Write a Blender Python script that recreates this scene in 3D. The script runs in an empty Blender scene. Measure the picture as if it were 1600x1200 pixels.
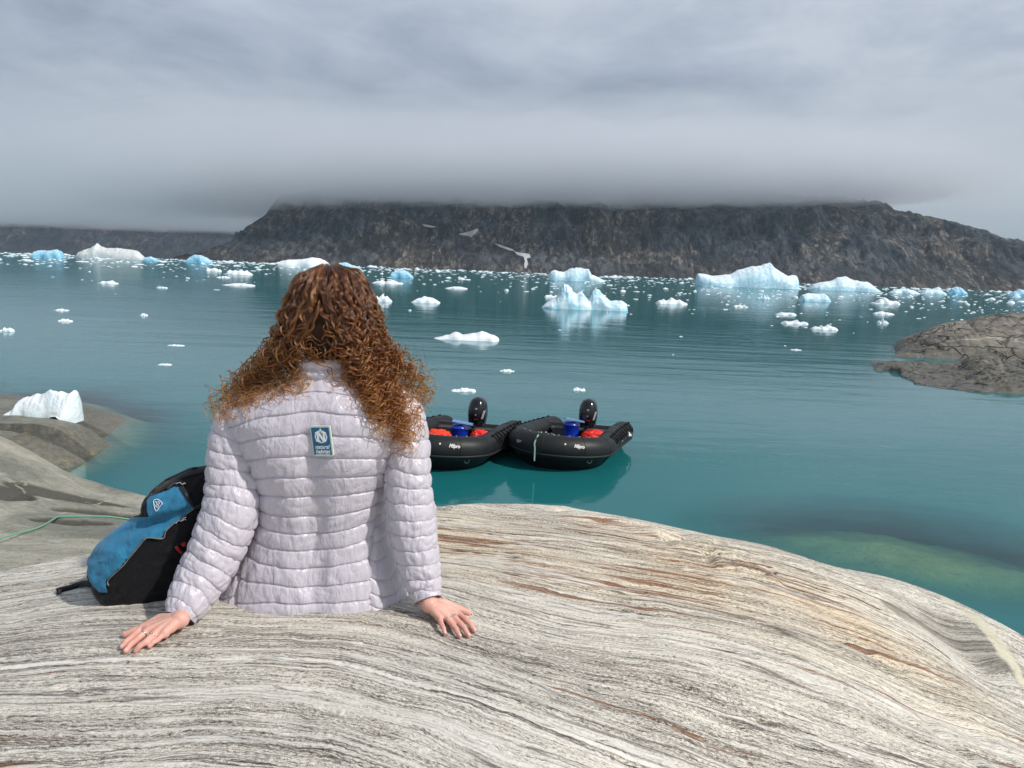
import bpy, bmesh, math, random
import numpy as np
from mathutils import Vector, Matrix
from mathutils.bvhtree import BVHTree

random.seed(7)
RNG = np.random.default_rng(7)
SC = bpy.context.scene
COL = SC.collection
D = bpy.data

# ---------------------------------------------------------------- camera, sky, sun, exposure
FPX, CAM_H = 1155.0, 4.0                       # focal length in pixels of the 1600 px wide photograph, height above the water
ROLL = math.atan(0.0385)
PITCH = math.atan((600 - (391 + 0.0385 * 800)) * math.cos(ROLL) / FPX)
_f = np.array([0, math.cos(PITCH), -math.sin(PITCH)])
_r0 = np.array([1.0, 0, 0]); _u0 = np.cross(_r0, _f)
_r = _r0 * math.cos(ROLL) + _u0 * math.sin(ROLL)
_u = -_r0 * math.sin(ROLL) + _u0 * math.cos(ROLL)
_C = np.array([0, 0, CAM_H])
cam_data = D.cameras.new('camera')
cam = D.objects.new('camera', cam_data); COL.objects.link(cam)
cam_data.sensor_fit = 'HORIZONTAL'; cam_data.sensor_width = 36.0
cam_data.lens = 36.0 * FPX / 1600.0
cam_data.clip_start = 0.05; cam_data.clip_end = 30000
cam.matrix_world = Matrix(((_r[0], _u[0], -_f[0], 0), (_r[1], _u[1], -_f[1], 0), (_r[2], _u[2], -_f[2], CAM_H), (0, 0, 0, 1)))
SC.camera = cam

SUN_DIR = Vector((0.62, -0.32, 0.70)).normalized()     # towards the sun
SUN_EL = math.asin(SUN_DIR.z); SUN_AZ = math.atan2(SUN_DIR.x, SUN_DIR.y)
sun_data = D.lights.new('sun', 'SUN'); sun_data.energy = 3.6; sun_data.angle = math.radians(2.0)
sun_data.color = (1.0, 0.955, 0.89)
sun = D.objects.new('sun', sun_data); COL.objects.link(sun)
sun.rotation_euler = SUN_DIR.to_track_quat('Z', 'Y').to_euler()
sun.location = (20, -10, 30)

SC.view_settings.view_transform = 'Standard'; SC.view_settings.look = 'None'
SC.view_settings.exposure = 0.0; SC.view_settings.gamma = 1.0
SC.view_settings.use_curve_mapping = False
SC.render.engine = 'CYCLES'
SC.cycles.use_denoising = True
SC.cycles.max_bounces = 8; SC.cycles.diffuse_bounces = 3; SC.cycles.glossy_bounces = 4
SC.cycles.transparent_max_bounces = 24; SC.cycles.volume_bounces = 4
SC.cycles.transmission_bounces = 4
SC.cycles.use_adaptive_sampling = True; SC.cycles.adaptive_threshold = 0.015
SC.cycles.sample_clamp_indirect = 6.0


class NT:
    """small node builder"""
    def __init__(s, tree): s.t = tree; s.t.nodes.clear()
    def n(s, typ, inputs=None, **kw):
        nd = s.t.nodes.new(typ)
        for k, v in kw.items(): setattr(nd, k, v)
        for k, v in (inputs or {}).items():
            sock = nd.inputs[k]
            if isinstance(v, bpy.types.NodeSocket): s.t.links.new(v, sock)
            elif isinstance(v, bpy.types.Node): s.t.links.new(v.outputs[0], sock)
            else:
                if sock.type == 'RGBA' and len(v) == 3: v = (*v, 1)
                sock.default_value = v
        return nd
    def math(s, op, a, b=0.0, c=0.0, clamp=False):
        return s.n('ShaderNodeMath', {0: a, 1: b, 2: c}, operation=op, use_clamp=clamp).outputs[0]
    def vmath(s, op, a, b=(0, 0, 0)):
        return s.n('ShaderNodeVectorMath', {0: a, 1: b}, operation=op).outputs[0]
    def noise(s, vec, scale=1.0, detail=4.0, rough=0.5, lac=2.0, dist=0.0, out=0):
        return s.n('ShaderNodeTexNoise', {'Vector': vec, 'Scale': scale, 'Detail': detail, 'Roughness': rough, 'Lacunarity': lac, 'Distortion': dist}).outputs[out]
    def vor(s, vec, scale=1.0, rnd=1.0, feature='F1', out=0):
        return s.n('ShaderNodeTexVoronoi', {'Vector': vec, 'Scale': scale, 'Randomness': rnd}, feature=feature).outputs[out]
    def ramp(s, fac, stops, interp='LINEAR'):
        nd = s.n('ShaderNodeValToRGB', {0: fac}); e = nd.color_ramp; e.interpolation = interp
        while len(e.elements) < len(stops): e.elements.new(0.5)
        for el, (p, c) in zip(e.elements, stops):
            el.position = p
            el.color = (c, c, c, 1) if not hasattr(c, '__len__') else (*c[:3], 1)
        return nd.outputs[0]
    def mixc(s, fac, a, b, mode='MIX'):
        nd = s.n('ShaderNodeMix', data_type='RGBA', blend_type=mode, clamp_factor=True)
        for i, v in ((0, fac), (6, a), (7, b)):
            sock = nd.inputs[i]
            if isinstance(v, bpy.types.NodeSocket): s.t.links.new(v, sock)
            else: sock.default_value = (*v, 1) if hasattr(v, '__len__') else v
        return nd.outputs[2]
    def mapr(s, v, a, b, c=0.0, d=1.0, smooth=False):
        nd = s.n('ShaderNodeMapRange', {0: v, 1: a, 2: b, 3: c, 4: d}); nd.clamp = True
        if smooth: nd.interpolation_type = 'SMOOTHSTEP'
        return nd.outputs[0]
    def attr(s, name, out='Fac'):
        return s.n('ShaderNodeAttribute', attribute_name=name).outputs[out]
    def comb(s, x, y, z):
        return s.n('ShaderNodeCombineXYZ', {0: x, 1: y, 2: z}).outputs[0]
    def sep(s, v):
        return s.n('ShaderNodeSeparateXYZ', {0: v}).outputs
    def coord(s, which='Object'):
        return s.n('ShaderNodeTexCoord').outputs[which]
    def bump(s, h, strength=0.5, dist=0.01, normal=None):
        i = {'Height': h, 'Strength': strength, 'Distance': dist}
        if normal is not None: i['Normal'] = normal
        return s.n('ShaderNodeBump', i).outputs[0]
    def bsdf(s, color, rough=0.5, spec=0.5, normal=None, **extra):
        i = {'Base Color': color, 'Roughness': rough, 'Specular IOR Level': spec}
        if normal is not None: i['Normal'] = normal
        i.update(extra)
        return s.n('ShaderNodeBsdfPrincipled', i)
    def out(s, shader, kind='Surface'):
        s.n('ShaderNodeOutputMaterial', {kind: shader})


def mat(name):
    m = D.materials.new(name); m.use_nodes = True
    return m, NT(m.node_tree)


world = D.worlds.new('World'); SC.world = world; world.use_nodes = True
w = NT(world.node_tree)
sky = w.n('ShaderNodeTexSky', sky_type='NISHITA', sun_disc=False, sun_elevation=SUN_EL, sun_rotation=SUN_AZ, air_density=1.2, dust_density=2.0)
dirv = w.n('ShaderNodeTexCoord').outputs['Generated']
dx, dy, dz = w.sep(dirv)
dzp = w.math('MAXIMUM', dz, 0.0)
k_ = w.math('DIVIDE', 1.0, w.math('ADD', dzp, 0.13))
cloudp = w.comb(w.math('MULTIPLY', dx, k_), w.math('MULTIPLY', w.math('MULTIPLY', dy, k_), 1.0), w.math('MULTIPLY', dz, 2.0))
n1 = w.noise(cloudp, 0.80, 8, 0.56, dist=0.45)
n2 = w.noise(w.vmath('ADD', cloudp, (7.3, 2.1, 0)), 1.7, 6, 0.6, dist=0.8)
n3 = w.noise(w.vmath('ADD', cloudp, (3.1, 9.4, 0)), 0.28, 3, 0.5)
mixn = w.math('ADD', w.math('MULTIPLY', n1, 0.62), w.math('ADD', w.math('MULTIPLY', n2, 0.24), w.math('MULTIPLY', n3, 0.34)))
ccol = w.ramp(mixn, [(0.465, (0.245, 0.300, 0.385)), (0.545, (0.370, 0.428, 0.525)), (0.605, (0.465, 0.525, 0.620)), (0.68, (0.61, 0.66, 0.74))])
# low cloud over the fjord: greyer and darker towards the horizon
low = w.mapr(dz, 0.30, 0.07, 0, 1, True)
ccol = w.mixc(w.math('MULTIPLY', low, 0.55), ccol, w.mixc(n2, (0.150, 0.178, 0.205), (0.225, 0.255, 0.285)))
skyc = w.n('ShaderNodeVectorMath', {0: sky.outputs[0], 3: 0.09}, operation='SCALE').outputs[0]
allc = w.mixc(0.90, skyc, ccol)
bg = w.n('ShaderNodeBackground', {'Color': allc, 'Strength': 1.0})
w.n('ShaderNodeOutputWorld', {'Surface': bg})

# ---------------------------------------------------------------- geometry helpers
def rays(px, py):
    px = np.asarray(px, float)[..., None]; py = np.asarray(py, float)[..., None]
    return _f * FPX + _r * (px - 800) - _u * (py - 600)
def at_z(px, py, z):
    d = rays(px, py); t = (np.asarray(z, float) - CAM_H) / d[..., 2]; return _C + d * t[..., None]
def at_y(px, py, Y):
    d = rays(px, py); t = np.asarray(Y, float) / d[..., 1]; return _C + d * t[..., None]
def project(P):
    v = np.asarray(P) - _C; k = v @ _f
    return 800 + FPX * (v @ _r) / k, 600 - FPX * (v @ _u) / k

_perm = np.random.default_rng(11).permutation(256); _perm = np.concatenate([_perm, _perm, _perm])
_grad = np.random.default_rng(12).normal(size=(256, 3)); _grad /= np.linalg.norm(_grad, axis=1)[:, None]
def perlin(x, y, z=0.0):
    x, y, z = np.broadcast_arrays(np.asarray(x, float), np.asarray(y, float), np.asarray(z, float))
    xi, yi, zi = np.floor(x).astype(int), np.floor(y).astype(int), np.floor(z).astype(int)
    xf, yf, zf = x - xi, y - yi, z - zi
    u, v, ww = (t * t * t * (t * (t * 6 - 15) + 10) for t in (xf, yf, zf))
    def g(i, j, k):
        h = _perm[_perm[_perm[(xi + i) & 255] + ((yi + j) & 255)] + ((zi + k) & 255)]
        gr = _grad[h]
        return gr[..., 0] * (xf - i) + gr[..., 1] * (yf - j) + gr[..., 2] * (zf - k)
    def L(a, b, t): return a + (b - a) * t
    return 1.6 * L(L(L(g(0,0,0), g(1,0,0), u), L(g(0,1,0), g(1,1,0), u), v), L(L(g(0,0,1), g(1,0,1), u), L(g(0,1,1), g(1,1,1), u), v), ww)
def fbm(x, y, z=0.0, oct=4, gain=0.5, lac=2.0, ridged=False):
    s, a, tot = 0.0, 1.0, 0.0
    for i in range(oct):
        n = perlin(np.asarray(x) * lac**i + 17.1 * i, np.asarray(y) * lac**i + 5.3 * i, np.asarray(z) * lac**i + 9.7 * i)
        if ridged: n = 1 - 2 * np.abs(n)
        s = s + a * n; tot += a; a *= gain
    return s / tot
def sstep(a, b, x):
    t = np.clip((np.asarray(x, float) - a) / (b - a), 0, 1); return t * t * (3 - 2 * t)

def tag(o, label=None, cat=None, group=None, kind=None):
    if label: o['label'] = label
    if cat: o['category'] = cat
    if group: o['group'] = group
    if kind: o['kind'] = kind
    return o
def new_mesh(name, V, F, material=None, smooth=True, attrs=None, mats=None, fmat=None):
    """V (n,3) array; F (m,3|4) array or list of tuples"""
    me = D.meshes.new(name)
    V = np.asarray(V, dtype=np.float32)
    if isinstance(F, np.ndarray):
        k = F.shape[1]
        me.vertices.add(len(V)); me.vertices.foreach_set('co', V.ravel())
        me.loops.add(F.size); me.loops.foreach_set('vertex_index', F.astype(np.int32).ravel())
        me.polygons.add(len(F)); me.polygons.foreach_set('loop_start', np.arange(0, F.size, k, dtype=np.int32))
        me.polygons.foreach_set('loop_total', np.full(len(F), k, dtype=np.int32))
        me.update(calc_edges=True)
    else:
        me.from_pydata(V.tolist(), [], [tuple(int(i) for i in f) for f in F])
    if smooth: me.polygons.foreach_set('use_smooth', np.ones(len(me.polygons), dtype=bool))
    for m in (mats or [material]):
        if m is not None: me.materials.append(m)
    if fmat is not None: me.polygons.foreach_set('material_index', np.asarray(fmat, dtype=np.int32))
    for an, av in (attrs or {}).items():
        at = me.attributes.new(an, 'FLOAT', 'POINT'); at.data.foreach_set('value', np.asarray(av, dtype=np.float32).ravel())
    me.validate(); me.update()
    return me
def link(name, me, parent=None, loc=None):
    o = D.objects.new(name, me); COL.objects.link(o)
    if loc is not None: o.location = loc
    if parent is not None: o.parent = parent
    return o
def empty(name, loc=(0, 0, 0), rz=0.0):
    o = D.objects.new(name, None); COL.objects.link(o); o.location = loc; o.rotation_euler = (0, 0, rz)
    o.empty_display_size = 0.2
    return o
def grid_faces(nu, nv, closed_u=False, flip=False):
    """index = v*nu + u"""
    u = np.arange(nu if closed_u else nu - 1); v = np.arange(nv - 1)
    U, Vv = np.meshgrid(u, v); U1 = (U + 1) % nu
    a = Vv * nu + U; b = Vv * nu + U1; c = (Vv + 1) * nu + U1; d = (Vv + 1) * nu + U
    F = np.stack([a, b, c, d], -1).reshape(-1, 4)
    return F[:, ::-1].copy() if flip else F
def join_geo(parts):
    """list of (V, F list/array) -> V, F list"""
    Vs, Fs, off = [], [], 0
    for V, F in parts:
        Vs.append(np.asarray(V)); Fs += [tuple(int(i) + off for i in f) for f in F]; off += len(V)
    return np.concatenate(Vs), Fs
def box_geo(cx, cy, cz, sx, sy, sz, rot=None):
    v = np.array([(x, y, z) for z in (-.5, .5) for y in (-.5, .5) for x in (-.5, .5)]) * (sx, sy, sz)
    if rot is not None: v = v @ np.array(Matrix.Rotation(rot[0], 3, rot[1])).T
    v = v + (cx, cy, cz)
    return v, [(0, 2, 3, 1), (4, 5, 7, 6), (0, 1, 5, 4), (2, 6, 7, 3), (0, 4, 6, 2), (1, 3, 7, 5)]
def frames(P):
    P = np.asarray(P, float); T = np.gradient(P, axis=0); T /= np.linalg.norm(T, axis=1)[:, None] + 1e-12
    N = np.zeros_like(P); a = np.array([0, 0, 1.0]) if abs(T[0, 2]) < 0.9 else np.array([1.0, 0, 0])
    n = a - T[0] * (a @ T[0]); n /= np.linalg.norm(n); N[0] = n
    for i in range(1, len(P)):
        n = N[i-1] - T[i] * (N[i-1] @ T[i]); n /= np.linalg.norm(n) + 1e-12; N[i] = n
    return T, N, np.cross(T, N)
def tube_geo(P, r, n=8, caps=True):
    P = np.asarray(P, float); r = np.broadcast_to(np.asarray(r, float), (len(P),)); T, N, B = frames(P)
    th = np.linspace(0, 2 * np.pi, n, endpoint=False)
    V = P[:, None, :] + r[:, None, None] * (np.cos(th)[None, :, None] * N[:, None, :] + np.sin(th)[None, :, None] * B[:, None, :])
    V = V.reshape(-1, 3); F = [tuple(f) for f in grid_faces(n, len(P), True)]
    if caps: F += [tuple(range(n))[::-1], tuple(range((len(P) - 1) * n, len(P) * n))]
    return V, F
def spline(P, n, closed=False):
    """Catmull-Rom resampling"""
    P = np.asarray(P, float); m = len(P)
    t = np.linspace(0, m if closed else m - 1, n, endpoint=not closed)
    i = np.floor(t).astype(int)
    if not closed: i = np.minimum(i, m - 2)
    f = (t - i)[:, None]
    g = (lambda k: P[k % m]) if closed else (lambda k: P[np.clip(k, 0, m - 1)])
    a, b, c, d = g(i - 1), g(i), g(i + 1), g(i + 2)
    return 0.5 * ((2 * b) + (-a + c) * f + (2 * a - 5 * b + 4 * c - d) * f**2 + (-a + 3 * b - 3 * c + d) * f**3)
def rbf_fit(xy, z, smooth=1e-4):
    xy = np.asarray(xy, float); z = np.asarray(z, float); n = len(xy)
    d = np.linalg.norm(xy[:, None] - xy[None], axis=-1)
    K = np.where(d > 0, d * d * np.log(d + 1e-12), 0) + smooth * np.eye(n)
    Pm = np.concatenate([np.ones((n, 1)), xy], 1)
    A = np.block([[K, Pm], [Pm.T, np.zeros((3, 3))]])
    s = np.linalg.solve(A, np.concatenate([z, np.zeros(3)]))
    def ev(X, Y):
        sh = X.shape; Q = np.stack([X.ravel(), Y.ravel()], 1); out = np.zeros(len(Q))
        for k in range(0, len(Q), 20000):
            q = Q[k:k+20000]; dd = np.linalg.norm(q[:, None] - xy[None], axis=-1)
            out[k:k+20000] = np.where(dd > 0, dd * dd * np.log(dd + 1e-12), 0) @ s[:n] + s[n] + q @ s[n+1:]
        return out.reshape(sh)
    return ev
def axis_pts(pieces):
    """pieces: [(a, b, step), ...] -> monotone coordinates"""
    out = []
    for a, b, st in pieces: out += list(np.linspace(a, b, max(2, int(round((b - a) / st)) + 1))[:-1])
    return np.array(out + [pieces[-1][1]])
# ================================================================ THE SETTING
SEAT = CAM_H - 0.88        # height of the rock top she sits on, above the water

# ---------- materials of rock
def gneiss_material():
    m, t = mat('banded_gneiss')
    s, u_, rust, cream = t.attr('across'), t.attr('along'), t.attr('rust'), t.attr('cream')
    P = t.coord('Object')
    wob = t.noise(P, 1.6, 3, 0.5); wob2 = t.noise(P, 9.0, 3, 0.5)
    s1 = t.math('ADD', s, t.math('ADD', t.math('MULTIPLY', t.math('SUBTRACT', wob, 0.5), 0.10), t.math('ADD', t.math('MULTIPLY', t.math('SUBTRACT', wob2, 0.5), 0.018), t.math('MULTIPLY', t.math('SUBTRACT', t.noise(P, 45.0, 3, 0.6), 0.5), 0.006))))
    def st(fs, fu, z=0.0): return t.comb(t.math('MULTIPLY', s1, fs), t.math('MULTIPLY', u_, fu), z)
    wide = t.noise(st(6, 0.5), 1, 3, 0.5)
    mid = t.noise(st(42, 1.3, 3.0), 1, 4, 0.6)
    fine = t.noise(st(165, 7, 5.0), 1, 4, 0.62)
    gran = t.noise(st(330, 75, 8.0), 1, 4, 0.68)
    grain2 = t.noise(st(520, 300, 2.0), 1, 2, 0.6)
    v = t.math('ADD', t.math('MULTIPLY', wide, 0.24), t.math('ADD', t.math('MULTIPLY', mid, 0.20), t.math('ADD', t.math('MULTIPLY', fine, 0.40), t.math('MULTIPLY', gran, 0.62))))
    v = t.math('ADD', v, t.math('MULTIPLY', grain2, 0.30))
    v = t.math('ADD', v, t.math('MULTIPLY', rust, 0.035))
    base = t.ramp(v, [(0.718, (0.060, 0.050, 0.043)), (0.776, (0.170, 0.148, 0.130)), (0.826, (0.34, 0.308, 0.265)), (0.872, (0.56, 0.52, 0.445)), (0.935, (0.82, 0.77, 0.67))])
    # warm weathering where the sea-worn crest is stained
    warm = t.mixc(t.math('MULTIPLY', rust, 0.72), base, t.mixc(1.0, base, (1.0, 0.83, 0.60), 'MULTIPLY'))
    rn = t.noise(st(34, 1.0, 12.0), 1, 5, 0.65)
    rthr = t.math('SUBTRACT', 0.630, t.math('MULTIPLY', rust, 0.15))
    rm = t.math('MULTIPLY', t.mapr(t.math('SUBTRACT', rn, rthr), 0.0, 0.03), t.mapr(gran, 0.36, 0.56, 0.35, 1.0))
    c = t.mixc(rm, warm, (0.23, 0.085, 0.03))
    # pale quartz seams with a dark parting beside them
    vein = t.noise(st(11, 0.22, 20.0), 1, 2, 0.4)
    vm = t.mapr(t.math('ABSOLUTE', t.math('SUBTRACT', vein, 0.50)), 0.0, 0.020, 1, 0)
    vm2 = t.mapr(t.math('ABSOLUTE', t.math('SUBTRACT', vein, 0.475)), 0.0, 0.008, 1, 0)
    vm = t.math('MULTIPLY', vm, t.mapr(fine, 0.36, 0.52, 0.25, 1.0))
    c = t.mixc(t.math('MULTIPLY', vm, 0.85), c, (0.80, 0.77, 0.70))
    c = t.mixc(t.math('MULTIPLY', vm2, 0.75), c, (0.055, 0.04, 0.03))
    # dark red-brown garnets, few and small
    gv = t.n('ShaderNodeTexVoronoi', {'Vector': st(24, 13, 0.0), 'Scale': 1.0})
    gm = t.mapr(t.math('ADD', gv.outputs['Distance'], t.math('MULTIPLY', gran, 0.25)), 0.22, 0.31, 1, 0)
    gsel = t.mapr(t.sep(gv.outputs['Color'])[0], 0.93, 0.94)
    c = t.mixc(t.math('MULTIPLY', t.math('MULTIPLY', gm, gsel), 0.8), c, (0.075, 0.035, 0.032))
    # thin continuous white and dark laminae
    lam = t.noise(st(75, 0.8, 41.0), 1, 2, 0.5)
    lw = t.math('MULTIPLY', t.mapr(t.math('ABSOLUTE', t.math('SUBTRACT', lam, 0.56)), 0.0, 0.022, 1, 0), t.mapr(wide, .40, .56)); lk = t.mapr(t.math('ABSOLUTE', t.math('SUBTRACT', lam, 0.42)), 0.0, 0.018, 1, 0)
    c = t.mixc(t.math('MULTIPLY', lw, 0.6), c, (0.78, 0.76, 0.71)); c = t.mixc(t.math('MULTIPLY', lk, 0.55), c, (0.10, 0.095, 0.095))
    # the long quartz bands that sweep across the near slope, each with a rusty parting under it
    brk = t.mapr(t.noise(st(20, 3.0, 51.0), 1, 3, .6), .36, .46)
    for s0, wd_, st_, dk in ((1.518, .0075, .95, .8), (1.492, .0035, .8, .3), (1.405, .0050, .6, .2), (1.30, .006, .6, .5), (1.90, .004, .55, .6), (2.02, .003, .5, .3), (1.665, .0030, .5, .5), (2.50, .006, .6, .7)):
        dd_ = t.math('ABSOLUTE', t.math('SUBTRACT', s1, s0)); ww_ = t.math('MULTIPLY', t.math('ADD', wob2, .35), wd_)
        q_ = t.math('MULTIPLY', t.mapr(t.math('DIVIDE', dd_, ww_), .55, 1.0, 1, 0), t.math('MULTIPLY', brk, st_))
        c = t.mixc(q_, c, (0.86, 0.83, 0.76))
        d2_ = t.math('ABSOLUTE', t.math('SUBTRACT', s1, s0 - wd_ * .95)); q2 = t.math('MULTIPLY', t.mapr(d2_, 0.0004, 0.0028, 1, 0), t.math('MULTIPLY', t.mapr(t.noise(st(30, 2.2, 61.0 + s0), 1, 3, .6), .46, .56), dk))
        c = t.mixc(q2, c, (0.10, 0.055, 0.025))
    # black crack lines along the foliation
    cr = t.noise(st(26, 0.9, 31.0), 1, 4, 0.6)
    crm = t.math('MULTIPLY', t.mapr(t.math('ABSOLUTE', t.math('SUBTRACT', cr, 0.5)), 0.0, 0.010, 1, 0), t.mapr(mid, 0.42, 0.6, 1, 0))
    c = t.mixc(t.math('MULTIPLY', crm, 0.75), c, (0.035, 0.028, 0.024))
    c = t.mixc(t.math('MULTIPLY', t.attr('shale'), t.mapr(mid, .30, .60, .95, .45)), c, t.mixc(fine, (0.06, 0.055, 0.045), (0.22, 0.205, 0.17)))
    # cream crust band
    cm = t.math('MULTIPLY', cream, t.mapr(t.noise(P, 26, 5, 0.65), 0.30, 0.44))
    c = t.mixc(cm, c, t.mixc(gran, (0.52, 0.48, 0.34), (0.74, 0.70, 0.55)))
    h = t.math('ADD', t.math('MULTIPLY', mid, 1.0), t.math('ADD', t.math('MULTIPLY', fine, 0.75), t.math('MULTIPLY', gran, 0.45)))
    h = t.math('SUBTRACT', h, t.math('MULTIPLY', crm, 0.5))
    nb = t.bump(h, 0.85, 0.011)
    t.out(t.bsdf(c, t.mapr(gran, 0.3, 0.7, 0.62, 0.85), 0.32, nb))
    return m

def grey_rock_material(name, light, dark, tint, vein=(0.5, 0.48, 0.40), scale=1.0, wet=True, veins=True, cracks=0.0):
    m, t = mat(name)
    P = t.n('ShaderNodeNewGeometry').outputs['Position']
    x, y, z = t.sep(P)
    Ps = t.n('ShaderNodeMapping', {'Vector': P, 'Rotation': (0.1, 0.15, 0.45), 'Scale': (1, 1, 2.2)}).outputs[0]
    a = t.noise(Ps, 0.9 * scale, 6, 0.6, dist=0.4); b = t.noise(P, 9 * scale, 6, 0.68); g = t.noise(P, 70 * scale, 3, 0.6)
    c = t.mixc(t.mapr(a, 0.34, 0.64), dark, light)
    c = t.mixc(t.mapr(b, 0.45, 0.75, 0, 0.55), c, tint)
    c = t.mixc(t.mapr(b, 0.42, 0.30, 0, 0.6), c, (0.06, 0.055, 0.045))
    c = t.mixc(0.55, c, t.mixc(1.0, c, t.ramp(g, [(0.25, 0.35), (0.75, 1.6)]), 'MULTIPLY'))
    if veins:
        vn = t.noise(t.n('ShaderNodeMapping', {'Vector': P, 'Rotation': (0, 0, -0.5), 'Scale': (0.35, 1.2, 1)}).outputs[0], 1.3 * scale, 3, 0.5, dist=0.5)
        vm = t.math('MULTIPLY', t.mapr(t.math('ABSOLUTE', t.math('SUBTRACT', vn, 0.5)), 0, 0.016, 1, 0), t.mapr(b, 0.36, 0.55))
        c = t.mixc(t.math('MULTIPLY', vm, 0.75), c, vein)
    h = t.math('ADD', t.math('MULTIPLY', a, 0.8), t.math('ADD', t.math('MULTIPLY', b, 0.5), t.math('MULTIPLY', g, 0.10)))
    if cracks:
        ck = t.vor(t.n('ShaderNodeMapping', {'Vector': t.vmath('ADD', P, t.n('ShaderNodeVectorMath', {0: t.noise(P, 1.1, 3, 0.5, out=1), 3: 0.9}, operation='SCALE').outputs[0]), 'Rotation': (0.5, -0.35, 0.3), 'Scale': (0.28, 0.9, 1.5)}).outputs[0], cracks, feature='DISTANCE_TO_EDGE')
        km = t.mapr(ck, 0.0, 0.045, 1, 0)
        c = t.mixc(t.math('MULTIPLY', km, 0.8), c, (0.035, 0.03, 0.026)); h = t.math('SUBTRACT', h, t.math('MULTIPLY', km, 0.6))
    rough = 0.72
    if name.startswith('grey_green'):
        pt_ = t.noise(P, 0.55, 4, 0.6, dist=1.0); c = t.mixc(t.mapr(pt_, .52, .66, 0, .6), c, (0.36, 0.33, 0.26)); c = t.mixc(t.mapr(pt_, .46, .36, 0, .6), c, (0.13, 0.14, 0.11))
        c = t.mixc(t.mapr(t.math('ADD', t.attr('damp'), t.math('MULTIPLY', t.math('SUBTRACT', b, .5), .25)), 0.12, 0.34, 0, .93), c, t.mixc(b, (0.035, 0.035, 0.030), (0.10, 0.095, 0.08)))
        pn = t.noise(P, 3.0, 5, .7, dist=1.5); c = t.mixc(t.math('MULTIPLY', t.mapr(pn, .60, .66), .8), c, (.42, .39, .31)); c = t.mixc(t.math('MULTIPLY', t.mapr(pn, .36, .31), .7), c, (.07, .065, .05))
    if wet:  # tidal zone: weed and wet film near the waterline
        wm = t.math('MULTIPLY', t.mapr(t.math('ADD', z, t.math('MULTIPLY', a, 0.30)), 1.0, 0.65), t.mapr(z, -0.22, 0.0))
        c = t.mixc(t.mapr(z, -0.02, -0.3), c, (0.27, 0.31, 0.20))
        c = t.mixc(t.math('MULTIPLY', wm, 0.78), c, t.mixc(t.mapr(b, .35, .65), (0.050, 0.050, 0.038), (0.12, 0.112, 0.085))); c = t.mixc(t.math('MULTIPLY', wm, t.mapr(t.noise(Ps, 3.0, 5, .7, dist=.6), .60, .68)), c, (.24, .19, .085))
        rough = t.mapr(wm, 0, 1, 0.72, 0.38)
    t.out(t.bsdf(c, rough, 0.4, t.bump(h, 1.0, 0.08 / scale)))
    return m

M_GNEISS = gneiss_material()
M_SLAB = grey_rock_material('grey_green_slab_rock', (0.42, 0.395, 0.32), (0.26, 0.255, 0.21), (0.50, 0.45, 0.35), scale=1.0)
M_ISLET = grey_rock_material('ice_polished_islet_rock', (0.25, 0.225, 0.19), (0.085, 0.085, 0.082), (0.27, 0.22, 0.15), scale=0.5, cracks=1.0)
M_BED = grey_rock_material('submerged_rock', (0.50, 0.48, 0.28), (0.26, 0.28, 0.18), (0.56, 0.50, 0.28), scale=0.8, wet=False, veins=False)

# ---------- the domed gneiss outcrop she sits on
_crest = [(0, 893, -.13), (80, 876, -.12), (150, 864, -.115), (260, 845, -.11), (360, 828, -.10), (450, 812, -.10), (560, 798, -.10), (680, 789, -.10), (760, 786, -.105), (860, 791, -.12), (1000, 813, -.16), (1120, 836, -.21), (1200, 852, -.26),
          (1280, 878, -.33), (1400, 907, -.43), (1480, 936, -.52), (1560, 975, -.63), (1620, 1010, -.73), (1700, 1060, -.85), (1850, 1160, -1.05)]
_inner = [(385, 966, 0.0), (520, 955, 0.0), (620, 955, 0.0), (240, 1000, 0), (80, 1000, -.035), (0, 950, -.085), (100, 930, -.05), (720, 975, -.012), (800, 900, -.03), (700, 850, -.045), (1000, 950, -.085), (1000, 880, -.105),
          (0, 1100, -.04), (400, 1080, 0.0), (800, 1080, -.02), (1100, 1060, -.10), (1300, 1060, -.22), (0, 1200, -.05), (400, 1200, -.02), (800, 1200, -.04), (1200, 1200, -.20), (1600, 1200, -.52),
          (1150, 900, -.175), (1300, 955, -.28), (1380, 985, -.36), (1450, 1030, -.435), (1520, 1075, -.52), (1600, 1125, -.62), (1420, 960, -.455), (1470, 1000, -.56), (1530, 1045, -.66), (1600, 1092, -.78), (1490, 958, -.52), (1545, 1000, -.59), (1600, 1050, -.66), (1450, 1120, -.40)]
_ctl = []
for (px, py, z) in _crest + _inner: _ctl.append(at_z(px, py, SEAT + z))
for (px, py, z) in _crest:
    p = at_z(px, py, SEAT + z); d = (p - _C); d = d / np.linalg.norm(d[:2])
    for k, (dist, drop) in enumerate(((0.35, .07), (0.8, .34), (1.7, 1.25), (3.2, 3.0))):
        q = p + d * dist; q[2] -= drop
        if k < 2 or True: _ctl.append(q)
_ctl += [np.array(v) for v in ((-1.6, .3, SEAT-.12), (0, 0, SEAT-.15), (1.2, 0.2, SEAT-.40), (-1.5, -1.4, SEAT-.3), (1.2, -1.4, SEAT-.5), (-3.0, 1.0, SEAT-.35), (-3.2, -1, SEAT-.5), (2.6, .6, SEAT-1.0), (3.4, -1, SEAT-1.3), (-2.7, 2.2, SEAT-.45), (-3.3, 3.0, SEAT-1.2), (4.4, 1.2, SEAT-2.4), (4.6, 3, SEAT-3.4), (-3.6, 4.5, SEAT-2.4))]
_ctl = np.array(_ctl)
_rock_ev = rbf_fit(_ctl[:, :2], _ctl[:, 2], 2e-3)

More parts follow.
